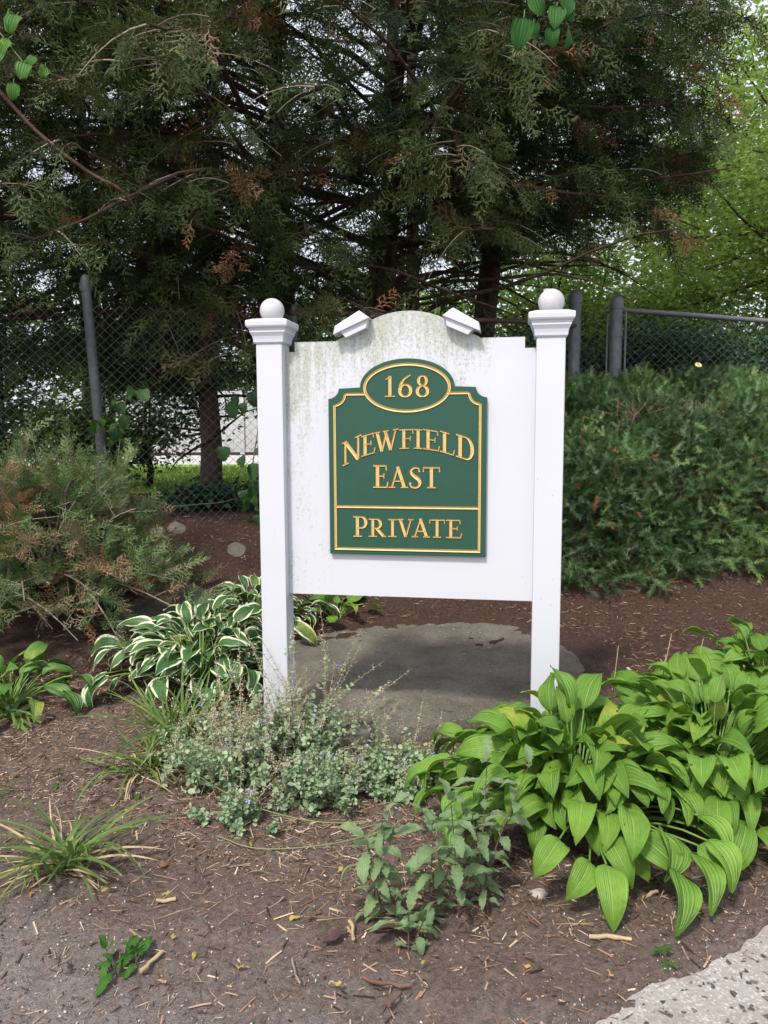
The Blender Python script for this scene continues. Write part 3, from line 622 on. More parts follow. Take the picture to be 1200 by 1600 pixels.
def hosta(label, loc, n_, Rad, Ht, Ln, Wd, m, seed, group=None, sector=None, pleat=.0028, name='hosta_plant'):
    r = random.Random(seed); root = thing(name, label, 'plant', loc, 0, group); rings = []
    for k in range(6):
        t = k / 5; row = []
        for v in range(3):
            lf = Ln * (.8 + .35 * r.random()) * (1 - .18 * (k == 0)); hor = Rad * (.12 + .88 * t) - lf * (.3 + .35 * t); e0 = R_(80 - 42 * t + r.uniform(-6, 6))
            pet = max(.10, math.hypot(max(.04, hor), Ht * (.92 - .5 * t)) * .98)
            row.append(leaf_mesh('leaf', lf, Wd * r.uniform(.85, 1.15) * (1 - .15 * (k == 0)), pet, e0, R_(58 - 62 * t + r.uniform(-12, 12)), R_(70 + 22 * t + r.uniform(-12, 18)), m, M['petiole'],
                                 r.uniform(.25, .6), pleat, .008, 1.02, .52, 13, 13, r.uniform(-.6, .6), .012, .004, seed * 20 + k * 4 + v))
        rings.append(row)
    for q in range(n_):
        t = ((q + .5) / n_) ** 1.0; k = min(5, int(t * 6 + r.uniform(-.5, .5))); k = max(0, k); az = q * 2.39996 + r.uniform(-.35, .35)
        if sector and k > 0:
            az = sector[0] + ((az - sector[0]) % (2 * math.pi)) / (2 * math.pi) * (sector[1] - sector[0])
        d = .05 * t + .03 * r.random()
        put('leaf', r.choice(rings[k]), root, (d * math.cos(az), d * math.sin(az), r.uniform(-.01, .02)), az, R_(r.uniform(-7, 12)), R_(r.uniform(-32, 32)), r.uniform(.72, 1.14))
    return root
hosta('large bright green hosta right of the sign, in front of the right post', (.72, 2.80, 0), 299, .575, .42, .19, .090, M['hosta'], 3)
hosta('green hosta at the right edge, spilling towards the road', (1.32, 2.98, 0), 280, .57, .48, .195, .090, M['hosta'], 5)
hosta('green hosta farthest back on the right, behind the other two green ones', (1.90, 3.62, 0), 200, .55, .49, .195, .090, M['hosta'], 7)
hosta('hosta with white-edged leaves in a wide mound left of the sign', (-1.04, 4.24, .06), 190, .54, .40, .19, .092, M['hosta_var'], 9, pleat=.0018)
hosta('smaller white-edged hosta behind the left post, nearer the fence', (-.82, 4.85, float(gz(-.8, 4.85))), 110, .42, .32, .18, .078, M['hosta_var'], 12, pleat=.0018)
hosta('small plain green hosta seen under the sign panel', (-.32, 5.12, float(gz(-.32, 5.12))), 16, .24, .10, .16, .08, M['hosta'], 14)
hosta('drooping dull green hosta at the left edge below the juniper', (-2.02, 4.0, .03), 40, .40, .24, .18, .085, M['hosta_dark'], 17)
# dry flower stalks sticking out of the big hosta
for x, y, hgt, lean, lb in ((.98, 3.30, .55, .05, 'leftmost bare straw-coloured stalk rising from the hosta by the right post'), (1.17, 3.32, .60, .10, 'middle bare straw-coloured stalk rising behind the green hosta leaves'), (1.30, 3.34, .57, .12, 'rightmost bare straw-coloured stalk above the green hostas')):
    A = Acc(); tube(A, [(x + lean * t, y, hgt * t) for t in np.linspace(0, 1, 5)], np.linspace(.0032, .002, 5), 5); tag(A.build('dry_stalk', M['straw'], smooth=True), lb, 'stalk')

# long strap-leaved tufts; every blade is a part
def blade_mesh(Ln, wd, e0, bend, m, seed):
    return leaf_mesh('blade', Ln, wd, .004, e0, e0, bend, m, None, .5, 0, 0, .55, .12, 3, 9, random.Random(seed).uniform(-.6, .6), .004, .002, seed)
def tuft(label, loc, n_, Ln, wd, seed, e=(35, 85), dead=.25, name='grass_tuft', cat_='grass', sector=None):
    r = random.Random(seed); root = thing(name, label, cat_, loc)
    live = [blade_mesh(Ln * r.uniform(.6, 1.1), wd * r.uniform(.7, 1.2), R_(r.uniform(*e)), R_(r.uniform(50, 120)), M['blade'], seed * 30 + q) for q in range(9)]
    dry = [blade_mesh(Ln * r.uniform(.4, .9), wd * r.uniform(.4, .8), R_(r.uniform(8, 40)), R_(r.uniform(20, 60)), M['straw'], seed * 30 + 15 + q) for q in range(5)]
    for q in range(n_):
        az = r.uniform(0, 6.283) if not sector else r.uniform(*sector)
        put('blade', r.choice(dry if r.random() < dead else live), root, (r.gauss(0, .035), r.gauss(0, .03), 0), az, R_(r.uniform(-8, 8)), R_(r.uniform(-25, 25)), r.uniform(.75, 1.15))
    return root
tuft('arching daylily clump with yellowing blades below the white-edged hosta', (-.98, 3.50, .0), 120, .50, .013, 2, (50, 88))
tuft('second arching clump leaning left, in front of the daylily clump', (-1.05, 3.26, .0), 75, .42, .013, 3, (25, 70), .3)
tuft('lone grass tuft with drooping blades at the left edge of the soil', (-1.10, 2.50, 0), 85, .42, .016, 4, (25, 78), .35)
tuft('low strap-leaved tuft under the small green hosta at the left edge', (-1.95, 3.85, .02), 32, .30, .022, 5, (12, 50), .2)

def weed(label, loc, stems, hgt, lsz, seed, spread=.12, name='weed_plant', cat_='weed', lm='broad', pairs=7):
    """upright stems with pairs of toothed leaves, each leaf a part"""
    r = random.Random(seed); root = thing(name, label, cat_, loc)
    ms = [leaf_mesh('leaf', lsz * (.75 + .12 * q), lsz * .42, .012, R_(25), R_(r.uniform(-5, 25)), R_(r.uniform(20, 70)), M[lm], None, .35, .0008, .003, .8, .6, 7, 12, r.uniform(-.4, .4), None, .0012, seed * 9 + q, .13) for q in range(5)]
    for sidx in range(stems):
        az = r.uniform(0, 6.283); lean = r.uniform(.1, .45); h = hgt * r.uniform(.65, 1.1); b = np.array([r.gauss(0, spread * .5), r.gauss(0, spread * .4), -.01])
        tt = np.linspace(0, 1, 8); path = np.stack([b[0] + math.cos(az) * lean * h * tt ** 1.4, b[1] + math.sin(az) * lean * h * tt ** 1.4, b[2] + h * tt], 1)
        A = Acc(); tube(A, path, np.linspace(.0035, .0015, 8), 5); A.build('stem', M['stem_purple'], root, True)
        for q in range(pairs):
            t = .12 + .86 * q / (pairs - 1); p = [float(np.interp(t, tt, path[:, c])) for c in range(3)]; a0 = q * 1.57 + r.uniform(-.4, .4)
            for sd in (0, math.pi):
                if r.random() < .10: continue
                s = r.uniform(.7, 1.15) * (.42 + .75 * math.sin(math.pi * (.25 + .7 * (1 - t))))
                put('leaf', r.choice(ms), root, p, a0 + sd, R_(r.uniform(-25, 15) + 45 * (t > .93)), R_(r.uniform(-25, 25)), s)
    return root
weed('tall grey-green weed with toothed leaves in front of the stone, left of the big hosta', (.11, 2.22, 0), 6, .34, .082, 3, .19)
weed('purple-stemmed weed leaning against the big green hosta', (.31, 2.30, 0), 5, .42, .072, 5, .15, pairs=8)
weed('low leafy weed at the front edge of the soil below the other weeds', (.12, 2.06, 0), 2, .14, .08, 8, .06, pairs=4)
weed('single thin weed seedling in bare soil left of the catmint', (-1.0, 3.02, 0), 1, .07, .05, 9, .01, 'weed_sprout', 'weed', 'vineleaf', 3)
weed('tangled little weed at the bottom left of the soil', (-.72, 2.02, 0), 4, .06, .055, 10, .10, 'weed_sprout', 'weed', 'vineleaf', 3)
weed('sprig of weed beside the road edge at the right', (.98, 2.26, 0), 2, .05, .045, 12, .05, 'weed_sprout', 'weed', 'vineleaf', 3)
weed('tiny weed sprig on the grit next to the aggregate road', (.78, 2.02, 0), 2, .035, .03, 13, .02, 'weed_sprout', 'weed', 'vineleaf', 3)
weed('small yellowish weed in the soil far left, above the lone tuft', (-1.55, 3.0, 0), 3, .05, .04, 14, .12, 'weed_sprout', 'weed', 'vineleaf', 3)

# catmint: many wiry stems, tiny scalloped leaves, a few lavender flowers and dry heads
lV = np.array([[0, 0, 0], [.35, -.42, .10], [.35, .42, .10], [.75, -.34, .06], [.75, .34, .06], [1, 0, -.06], [.5, 0, -.04]], float)
lF = np.array([[0, 1, 6], [0, 6, 2], [1, 3, 6], [2, 6, 4], [3, 5, 6], [6, 5, 4]])
def catmint(label, loc, stems, hgt, rad, seed, seedy=.25, dirs=None, name='catmint_plant'):
    g = np.random.default_rng(seed); root = thing(name, label, 'plant', loc); SA, LA, FA = Acc(), Acc(), Acc()
    LP, LD, LS, LV_ = [], [], [], []; FP, FD, FS, FM = [], [], [], []
    def shoot(b, d, h, dry, lsz):
        tt = np.linspace(0, 1, 7); up = np.array([0, 0, 1.0]); d = d / np.linalg.norm(d); side = g.normal(0, .22, 3)
        path = b + h * (tt[:, None] * d + (tt ** 2)[:, None] * (side + up * (-.35 if d[2] < .55 else .12)))
        path[:, 2] = np.maximum(path[:, 2], .012 + .01 * g.random())
        tube(SA, path, np.linspace(.0018, .0008, 7), 3, 1 if dry else 0, g.random(), False)
        n_ = max(4, int(h / .017))
        for q in range(n_):
            t = .12 + .88 * q / n_; p = np.array([np.interp(t, tt, path[:, c]) for c in range(3)]); tan = norm(path[min(6, int(t * 6) + 1)] - path[int(min(5, t * 6))])
            a = q * 1.57 + g.normal(0, .3); e1 = norm(np.cross(tan, [0.3, .1, .9])); e2 = np.cross(tan, e1)
            for sg in (1, -1):
                if dry and t > .45:
                    for _ in range(3): FP.append(p + g.normal(0, .006, 3)); FD.append(g.normal(0, 1, 3) + up); FS.append(g.uniform(.004, .009)); FM.append(0 if g.random() < .95 else 1)
                    continue
                if g.random() < .12: continue
                LP.append(p); LD.append(sg * (e1 * math.cos(a) + e2 * math.sin(a)) + tan * g.uniform(.1, .8)); LS.append(lsz * g.uniform(.7, 1.3) * (1.2 - .5 * t)); LV_.append(np.clip(.5 + g.normal(0, .22) + (.25 if dry else 0), 0, 1))
        if g.random() < .05:
            for _ in range(7): FP.append(path[-1] + g.normal(0, .007, 3)); FD.append(g.normal(0, 1, 3)); FS.append(g.uniform(.006, .011)); FM.append(1)
    for q in range(stems):
        az = g.uniform(0, 6.283) if dirs is None else g.uniform(*dirs); el = R_(g.uniform(25, 85)); d = np.array([math.cos(az) * math.cos(el), math.sin(az) * math.cos(el), math.sin(el)])
        b = np.array([g.normal(0, rad * .45), g.normal(0, rad * .4), 0.0]); dry = g.random() < seedy; h = hgt * g.uniform(.5, 1.15) * (1.35 if dry else 1)
        shoot(b, d, h, dry, .025)
        for _ in range(4 if not dry else 2):
            t = g.uniform(.25, .8); shoot(b + d * h * t, d + g.normal(0, .55, 3), h * g.uniform(.3, .55), dry, .021)
    SA.build('stems', [M['stem'], M['straw']], root, True, 'stuff')
    scatter(LA, lV, lF, np.array(LP), frames(np.array(LD), None, g.normal(0, .5, len(LP))), np.array(LS), 0, np.array(LV_)); LA.build('leaves', M['catmint'], root, False, 'stuff')
    if FP:
        fm = np.array(FM); scatter(FA, lV, lF, np.array(FP), frames(np.array(FD)), np.array(FS), fm, g.random(len(FP))); FA.build('flowers', [M['seed'], M['flower']], root, False, 'stuff')
    return root
catmint('sprawling catmint gone to seed, left of the left post', (-.66, 3.12, 0), 62, .33, .24, 1, .62)
catmint('leafy catmint clump at the foot of the left post', (-.42, 3.34, 0), 50, .28, .16, 2, .4)
catmint('fresh blue-green catmint mound in front of the stone slab', (-.05, 3.10, 0), 60, .15, .19, 3, .08)
catmint('upright catmint between the stone and the big hosta', (.13, 3.14, 0), 40, .17, .13, 4, .3)
catmint('catmint clump low in the middle, in front of the left post', (-.30, 2.98, 0), 44, .19, .17, 5, .3)
catmint('small catmint trailing over the soil in front', (-.56, 2.80, 0), 22, .13, .10, 6, .3)
catmint('second thin stalk with pale seed heads in front of the stone slab', (.02, 3.28, 0), 5, .26, .06, 8, 1.0)
catmint('tall thin catmint stalk with pale seed heads beside the left post', (-.36, 3.47, 0), 7, .42, .05, 7, 1.0)
# runners: two long bare yellowish stems lying in an arc in front of the catmint
for pts, lb in (([(-.62, 2.68, .02), (-.45, 2.60, .015), (-.2, 2.62, .02), (0, 2.72, .02), (.08, 2.80, .03)], 'long bare yellow-green runner curving on the soil in front of the catmint'),
                ([(-.95, 3.22, .12), (-.75, 3.02, .08), (-.5, 2.82, .06), (-.25, 2.74, .04), (-.05, 2.76, .03)], 'long pale runner slanting through the catmint down to the right')):
    A = Acc(); tube(A, cat(pts, 6), .0023, 5, 0, .9); tag(A.build('plant_runner', M['stem'], smooth=True), lb, 'stem')
# fallen leaves and sticks
fl = [leaf_mesh('fallen_leaf', .030 + .007 * q, .012 + .003 * q, 0, 0, R_(6), R_(8 + 9 * q), M['fallen'] if q < 3 else M['fallen_brown'], None, .3, 0, .004, .8, .5, 5, 6, .4, None, .001, 90 + q) for q in range(6)]
r = random.Random(5); spots = [(-.48, 2.62), (-.55, 2.06), (-.62, 2.12), (-.42, 2.0), (-.05, 2.6), (.02, 2.72), (-.16, 2.45), (-.1, 2.35), (.12, 2.02), (-.12, 1.93), (.38, 2.0), (-.7, 2.35), (-.78, 2.5), (-.92, 2.35), (.2, 2.5), (.62, 1.95), (-1.15, 2.35), (-.3, 2.2)]
for q, (x, y) in enumerate(spots):
    yel = r.random() < .7
    o = put('fallen_leaf', fl[r.randrange(3) if yel else 3 + r.randrange(3)], None, (x, y, float(gz(x, y)) + .012), r.uniform(0, 6.28), R_(r.uniform(-15, 15)), R_(r.uniform(-30, 30)), r.uniform(.7, 1.2))
    tag(o, 'small yellow fallen leaf lying on the brown soil' if yel else 'small curled brown fallen leaf lying on the soil', 'leaf', 'fallen yellow leaves on the soil' if yel else 'fallen brown leaves on the soil')
bg_ = leaf_mesh('fallen_leaf', .13, .05, .02, .05, R_(6), R_(12), plain('dark_dead_leaf', (.07, .035, .035), .6, .3, .3, 30), None, .4, .001, .006, .8, .5, 7, 8, .3, None, .002, 77)
o = put('fallen_leaf', bg_, None, (.10, 2.13, .014), R_(170), 0, .2); tag(o, 'large dark purple-brown dead leaf under the front weed', 'leaf')
o = put('fallen_leaf', bg_, None, (-.19, 2.08, .014), R_(40), 0, -.3, .7); tag(o, 'dark curled dead leaf on the soil left of the front weed', 'leaf')
tanm = plain('tan_dead_leaf', (.34, .2, .10), .7, .2, .3, 30)
o = put('fallen_leaf', leaf_mesh('fallen_leaf', .15, .11, .0, .1, R_(12), R_(30), tanm, None, .4, .002, .015, .7, .5, 9, 8, .5, None, .002, 78), None, (.42, 2.52, .016), R_(200), 0, .3); tag(o, 'big tan dead leaf lying under the front edge of the big hosta', 'leaf')
def stick(label, x, y, Ln, az, rad, m, group=None, seed=0):
    rr = random.Random(seed + int(x * 1000)); A = Acc(); k = 6; pts = [(Ln * (t / 5 - .5), rr.gauss(0, Ln * .025), abs(rr.gauss(0, .004)) + rad) for t in range(k)]
    tube(A, pts, [rad * rr.uniform(.75, 1.1) for _ in range(k)], 6)
    if Ln > .12: tube(A, [pts[3], (pts[3][0] + Ln * .12, Ln * .1, rad)], [rad * .6, rad * .4], 5)
    o = A.build('twig', m, smooth=True); o.location = (x, y, float(gz(x, y)) + .006); o.rotation_euler = (0, 0, az); tag(o, label, 'twig', group)
stick('pale peeled stick lying on the soil by the road, in front of the big hosta', .66, 2.11, .12, R_(-2), .007, M['straw'])
stick('forked reddish stick at the front edge of the soil, below the weeds', .0, 1.93, .13, R_(-12), .006, M['redbark'])
for q, (x, y, l, a) in enumerate([(-.36, 2.27, .11, 50), (-.22, 2.22, .05, 45), (-.66, 2.02, .09, 65), (-.25, 1.98, .10, 110), (.02, 1.86, .06, 60), (.1, 2.32, .10, -40), (-.5, 2.5, .07, 20), (-.05, 2.4, .07, 70), (-.7, 2.3, .06, 10), (.3, 2.15, .05, 100), (.44, 2.2, .07, 120), (-.1, 2.15, .08, 100), (1.05, 2.42, .08, 20), (1.2, 2.5, .09, -35), (.85, 2.32, .07, 35)]):
    stick('short dead twig scattered on the brown soil', x, y, l, R_(a), .003 + .0018 * ((q * 7) % 3), (M['twig'], M['redbark'], M['straw'])[q % 3], 'dead twigs scattered on the soil', q)

# ------------------------------------------------------------------ chain-link fence
def post_line(parent, x, y, z0, z1, rad, lean=0.0):
    A = Acc(); tube(A, [(x, y, z0), (x - lean * .5, y, (z0 + z1) / 2), (x - lean, y, z1)], rad, 14); o = A.build('post', M['steel'], parent, True)
    A = Acc(); pf = [(rad * 1.12, z1 - .05), (rad * 1.15, z1 + .0), (rad * 1.05, z1 + .03), (rad * .8, z1 + .055), (rad * .4, z1 + .072), (.001, z1 + .076)]
    tube(A, [(x - lean, y, z) for _, z in pf], [r for r, _ in pf], 14); A.build('post_cap', M['steel'], o, True); return o
def wire_mesh(parent, a, b, zb, zt, pitch, rad, name='wire_mesh'):
    """woven zigzag wires between two ground points; zb, zt give bottom and top along the run"""
    a = np.array(a); b = np.array(b); Lg = np.linalg.norm(b - a); n_ = int(Lg / pitch); A = Acc(); nrm = np.array([-(b - a)[1], (b - a)[0]]) / Lg
    tV, ths = [], np.arange(3) * 2.0944
    for q in range(n_):
        s0 = (q + .5) * pitch; f = s0 / Lg; st = pitch * .98; lv = np.arange(math.ceil(zb(f) / st), math.floor(zt(f) / st) + 1); zz = lv * st; od = (lv + q) % 2 == 0
        s = s0 + np.where(od, -.5, .5) * pitch; s = np.clip(s, 0, Lg); zz = zz + .012 * vnoise(zz * 0 + s0 * 1.3, zz * 1.3, 2)
        d = np.where(od, -1, 1) * rad
        P = a[None] + (b - a)[None] * (s / Lg)[:, None] + nrm[None] * d[:, None]
        tube(A, np.column_stack([P, zz]), rad, 4, 0, 0, False)
    return A.build(name, M['wire'], parent, True, 'stuff')
fa, fb = np.array([-4.2, 4.97]), np.array([1.8, 7.32])
fence = thing('chain_link_fence', 'long chain-link fence with rusty top rail running behind the sign under the cedars', 'fence', (0, 0, 0))
zb = lambda f: float(gz(*(fa + (fb - fa) * f))) - .02
zt = lambda f: 2.42 + .05 * f
wire_mesh(fence, fa, fb, zb, zt, .037, .0019)
A = Acc(); tube(A, [(*(fa + (fb - fa) * f), zt(f) + .0 + .01 * math.sin(f * 30)) for f in np.linspace(.575, 1, 10)], .022, 8); A.build('top_rail', M['rust'], fence, True)
post_line(fence, -2.10, 5.83, float(gz(-2.1, 5.83)) - .2, 2.58, .036, .10)
post_line(fence, -.72, 6.36, float(gz(-.72, 6.36)) - .2, 2.44, .03)
post_line(fence, 1.80, 7.36, 1.7, 2.72, .058)
A = Acc(); tube(A, [(-1.95, 5.86, .90), (-1.3, 6.10, .93), (-.4, 6.45, 1.15)], .003, 5); A.build('tension_wire', M['wire'], fence, True)
fence2 = thing('chain_link_fence', 'chain-link fence with grey top rail sloping down to the right above the yew hedge', 'fence', (0, 0, 0))
post_line(fence2, 2.17, 7.30, 1.6, 2.66, .058)
ra, rb = np.array([2.24, 7.30]), np.array([4.6, 6.95])
wire_mesh(fence2, ra, rb, lambda f: 1.75 - .25 * f, lambda f: 2.60 - .25 * f, .037, .0023)
A = Acc(); tube(A, [(*(ra + (rb - ra) * f), 2.60 - .25 * f) for f in np.linspace(-.02, 1, 12)], .024, 10); A.build('top_rail', M['steel'], fence2, True)
for z in (1.95, 2.38):
    A = Acc(); tube(A, [(2.17, 7.30, z - .022), (2.17, 7.30, z + .022)], .064, 14); A.build('clamp_band', M['steel'], fence2, True)
A = Acc(); tube(A, [(2.255, 7.285, 1.75), (2.255, 7.285, 2.58)], .011, 6); A.build('tension_bar', M['steel'], fence2, True)
gap = thing('chain_link_fence', 'narrow chain-link infill between the two capped grey posts', 'fence', (0, 0, 0))
wire_mesh(gap, (1.86, 7.35), (2.11, 7.31), lambda f: 1.8, lambda f: 2.66, .036, .0023)
A = Acc(); tube(A, [(2.09, 7.305, 1.75), (2.09, 7.305, 2.55)], .010, 6); A.build('tension_bar', M['steel'], gap, True)

# ------------------------------------------------------------------ conifers
def spray_template(g, n_=8, sub=3, lw=.085):
    """flat spray of scale-leaved twiglets, unit length along x"""
    V, F = [], []
    def tri(p, d, l, wd, lift):
        d = np.array(d); nn = np.array([-d[1], d[0], 0]); k = len(V)
        V.extend([p - nn * wd, p + nn * wd, p + d * l + np.array([0, 0, lift])]); F.append([k, k + 1, k + 2])
    tri(np.zeros(3), (1, 0, 0), 1.0, .012, -.10)
    for q in range(n_):
        t = .12 + .8 * q / (n_ - 1); sg = 1 if q % 2 else -1; p = np.array([t, 0, -.10 * t * t]); an = R_(g.uniform(32, 52)); l = (.44 - .26 * t) * g.uniform(.7, 1.25)
        d = np.array([math.cos(an), sg * math.sin(an), 0]); lift = g.uniform(-.10, .05); tri(p, d, l, lw * .24, lift)
        for s in range(sub):
            u = .2 + .75 * s / sub; a2 = an * sg + (1 if s % 2 else -1) * R_(g.uniform(25, 42)); p2 = p + d * l * u + np.array([0, 0, lift * u])
            tri(p2, (math.cos(a2), math.sin(a2), 0), g.uniform(.10, .19) * (1.2 - .5 * t), lw * .27, g.uniform(-.05, .03))
    for s in range(3): tri(np.array([.9 + .03 * s, 0, -.09]), (math.cos(.5 * (s - 1)), math.sin(.5 * (s - 1)), 0), .13, lw * .27, -.02)
    return np.array(V, float), np.array(F)
gT = np.random.default_rng(3); SPR = [spray_template(gT) for _ in range(5)]; SPR2 = [spray_template(gT, 6, 2, .11) for _ in range(3)]
def conifer(name, label, base, height, boughs, seed, trunk_r, dirs=None, blen=(1.8, 3.2), hmin=1.2, lean=(0, 0), keep=None, subn=17, spn=10, big=1.0, tm=None):
    g = np.random.default_rng(seed); root = thing(name, label, 'tree', base); T, Lm, Cr = Acc(), Acc(), Acc(); P0 = np.array(base)
    tt = np.linspace(0, 1, 10); tp = np.stack([lean[0] * tt + .05 * np.sin(tt * 7), lean[1] * tt, height * tt - .2], 1); tube(T, tp, trunk_r * (1.05 - .95 * tt), 9)
    for _ in range(5):
        o = g.normal(0, trunk_r * .8, 2); k = 6; t2 = np.linspace(0, .35, k); tube(T, np.stack([o[0] * (1 - t2) + lean[0] * t2, o[1] * (1 - t2) + lean[1] * t2, height * t2 - .2], 1), trunk_r * .35, 6)
    SP, SD, SS, SV = [], [], [], []
    for q in range(boughs):
        f = (q + g.random()) / boughs; h = hmin + (height - hmin) * f ** 1.15; az = g.uniform(0, 6.283) if dirs is None else g.uniform(*dirs)
        Lb = g.uniform(*blen) * (1.0 - .55 * max(0, (h - 3.5) / height)); p0 = np.array([lean[0] * h / height, lean[1] * h / height, h]); d = np.array([math.cos(az), math.sin(az), 0])
        while keep is not None and Lb > .6 and P0[0] + d[0] * Lb > .40 * (P0[1] + d[1] * Lb): Lb *= .85
        rise, dr = g.uniform(.05, .5), g.uniform(.1, .55); k = 9; t = np.linspace(0, 1, k); sw = g.normal(0, .18)
        path = p0 + Lb * (t[:, None] * d + np.outer(rise * t - dr * t * t, [0, 0, 1]) + np.outer(sw * t * t, [-d[1], d[0], 0]) + .02 * np.sin(t * 9 + q)[:, None] * np.array([0, 0, 1]))
        if keep is not None and (path[-1] + P0)[2] < (2.0 if (path[-1] + P0)[0] < -.3 else 2.3): continue
        tube(Lm, path, .004 + (.004 + .007 * Lb) * (1 - t) ** .8, 5, 0, 0, False)
        tone = np.clip(g.normal(.42, .17), 0, .86)
        for s in range(subn):
            u = .18 + .82 * (s + g.random()) / subn; pb = np.array([np.interp(u, t, path[:, c]) for c in range(3)]); sg = 1 if s % 2 else -1; an = R_(g.uniform(28, 75)) * sg
            dd = np.array([d[0] * math.cos(an) - d[1] * math.sin(an), d[0] * math.sin(an) + d[1] * math.cos(an), g.uniform(-.5, .25)]); Ls = g.uniform(.28, .75) * (1.15 - .5 * u)
            t3 = np.linspace(0, 1, 5); sp = pb + Ls * (t3[:, None] * dd + np.outer(-.35 * t3 ** 2, [0, 0, 1]) + .04 * g.normal(0, 1, 3) * (t3 ** 2)[:, None])
            if keep is not None and not keep(pb + P0): continue
            bare = g.random() < .14; tube(Lm, sp, np.linspace(.006, .002, 5), 3, 2 if bare or g.random() < .25 else 1, 0, False)
            dead = g.random() < .03
            for e in range(spn if not bare else 2):
                v = .25 + .75 * (e + g.random()) / spn; ps = np.array([np.interp(v, t3, sp[:, c]) for c in range(3)]); dv = norm(dd) + g.normal(0, .55, 3); dv[2] -= g.uniform(.1, .9)
                SP.append(ps); SD.append(dv); SS.append(g.uniform(.14, .29) * big); SV.append(g.uniform(.92, 1) if dead or g.random() < .008 else np.clip(tone + g.normal(0, .13), 0, .88))
    SP, SD, SS, SV = map(np.array, (SP, SD, SS, SV)); tm = tm or SPR; pick = g.integers(0, len(tm), len(SP))
    for q, (tv, tf) in enumerate(tm):
        m = pick == q; scatter(Cr, tv, tf, SP[m], frames(SD[m], None, g.normal(0, .9, m.sum())), SS[m], 0, SV[m])
    T.build('trunk', M['bark'], root, True); Lm.build('limbs', [M['bark'], M['twigdark'], M['twig']], root, True); Cr.build('crown', M['juniper'], root)
    print(label, len(SP)); return root
view = lambda p: (p[2] < 1.65 + .60 * p[1] and p[0] > -.62 * p[1] - .4 and p[0] < (.285 + .06 * (p[2] - 2.5)) * p[1] and p[2] > 1.62 + (.065 + .155 * min(1, max(0, (p[0] + .3) / 1.2))) * p[1]) and p[1] > 3.9
conifer('cedar_tree', 'dark cedar with its trunk behind the fence left of the sign top', (-1.0, 7.4, .8), 7.4, 92, 21, .13, (R_(170), R_(380)), (1.4, 3.6), 1.15, (.1, 0), view)
conifer('cedar_tree', 'dark cedar behind the sign with limbs fanning up to the right', (-.15, 7.7, 1.1), 7.4, 98, 22, .12, (R_(180), R_(385)), (1.4, 3.8), .95, (.5, 0), view)
conifer('cedar_tree', 'cedar at the left edge with a long bare reddish branch', (-3.6, 7.0, .8), 7.0, 74, 23, .12, (R_(215), R_(400)), (1.4, 3.3), 1.1, (.1, 0), view)
conifer('cedar_tree', 'cedar with rusty dead sprays at upper right, above the capped fence posts', (1.0, 8.5, 1.8), 7.0, 78, 24, .10, (R_(215), R_(375)), (1.6, 3.9), 1.3, (.6, 0), view)
conifer('cedar_tree', 'second-row cedar farther back on the left, seen between the nearer cedars', (-3.9, 10.4, .8), 8.4, 52, 25, .12, (R_(150), R_(400)), (1.6, 3.0), 1.3, (.1, 0), view, 14, 7, 1.9, SPR2)
conifer('cedar_tree', 'second-row cedar farther back behind the sign top, mostly hidden by the nearer cedars', (.3, 10.6, 1.2), 8.6, 46, 26, .12, (R_(150), R_(400)), (1.6, 3.0), 1.6, (.2, 0), view, 14, 7, 1.9, SPR2)
# the long bare reddish branch
A = Acc(); tube(A, cat([(-3.1, 6.0, 4.0), (-2.55, 5.2, 3.75), (-2.2, 5.1, 3.40), (-1.85, 5.0, 3.12), (-1.66, 5.05, 3.02), (-1.6, 5.15, 2.93)], 5), np.linspace(.014, .008, 26), 7)
tag(A.build('bare_branch', M['redbark'], smooth=True), 'long bare reddish branch hanging down to the right among the cedar sprays at left', 'branch')

def sprig_mound(name, label, cat_, P, D, SS, SV, tmpl, m, twigs=None, tm=None, g=None):
    root = thing(name, label, cat_, tuple(np.round(P.mean(0) * [1, 1, 0], 3)) ); off = np.array(root.location)
    C = Acc(); pick = g.integers(0, len(tmpl), len(P))
    for q, (tv, tf) in enumerate(tmpl):
        k = pick == q; scatter(C, tv, tf, P[k] - off, frames(D[k], None, g.normal(0, .8, k.sum())), SS[k], 0, SV[k])
    C.build('foliage', m, root)
    if twigs is not None:
        T = Acc()
        for pts, rad in twigs: tube(T, np.asarray(pts) - off, rad, 4, 0, 0, False)
        T.build('branches', tm, root, True)
    return root
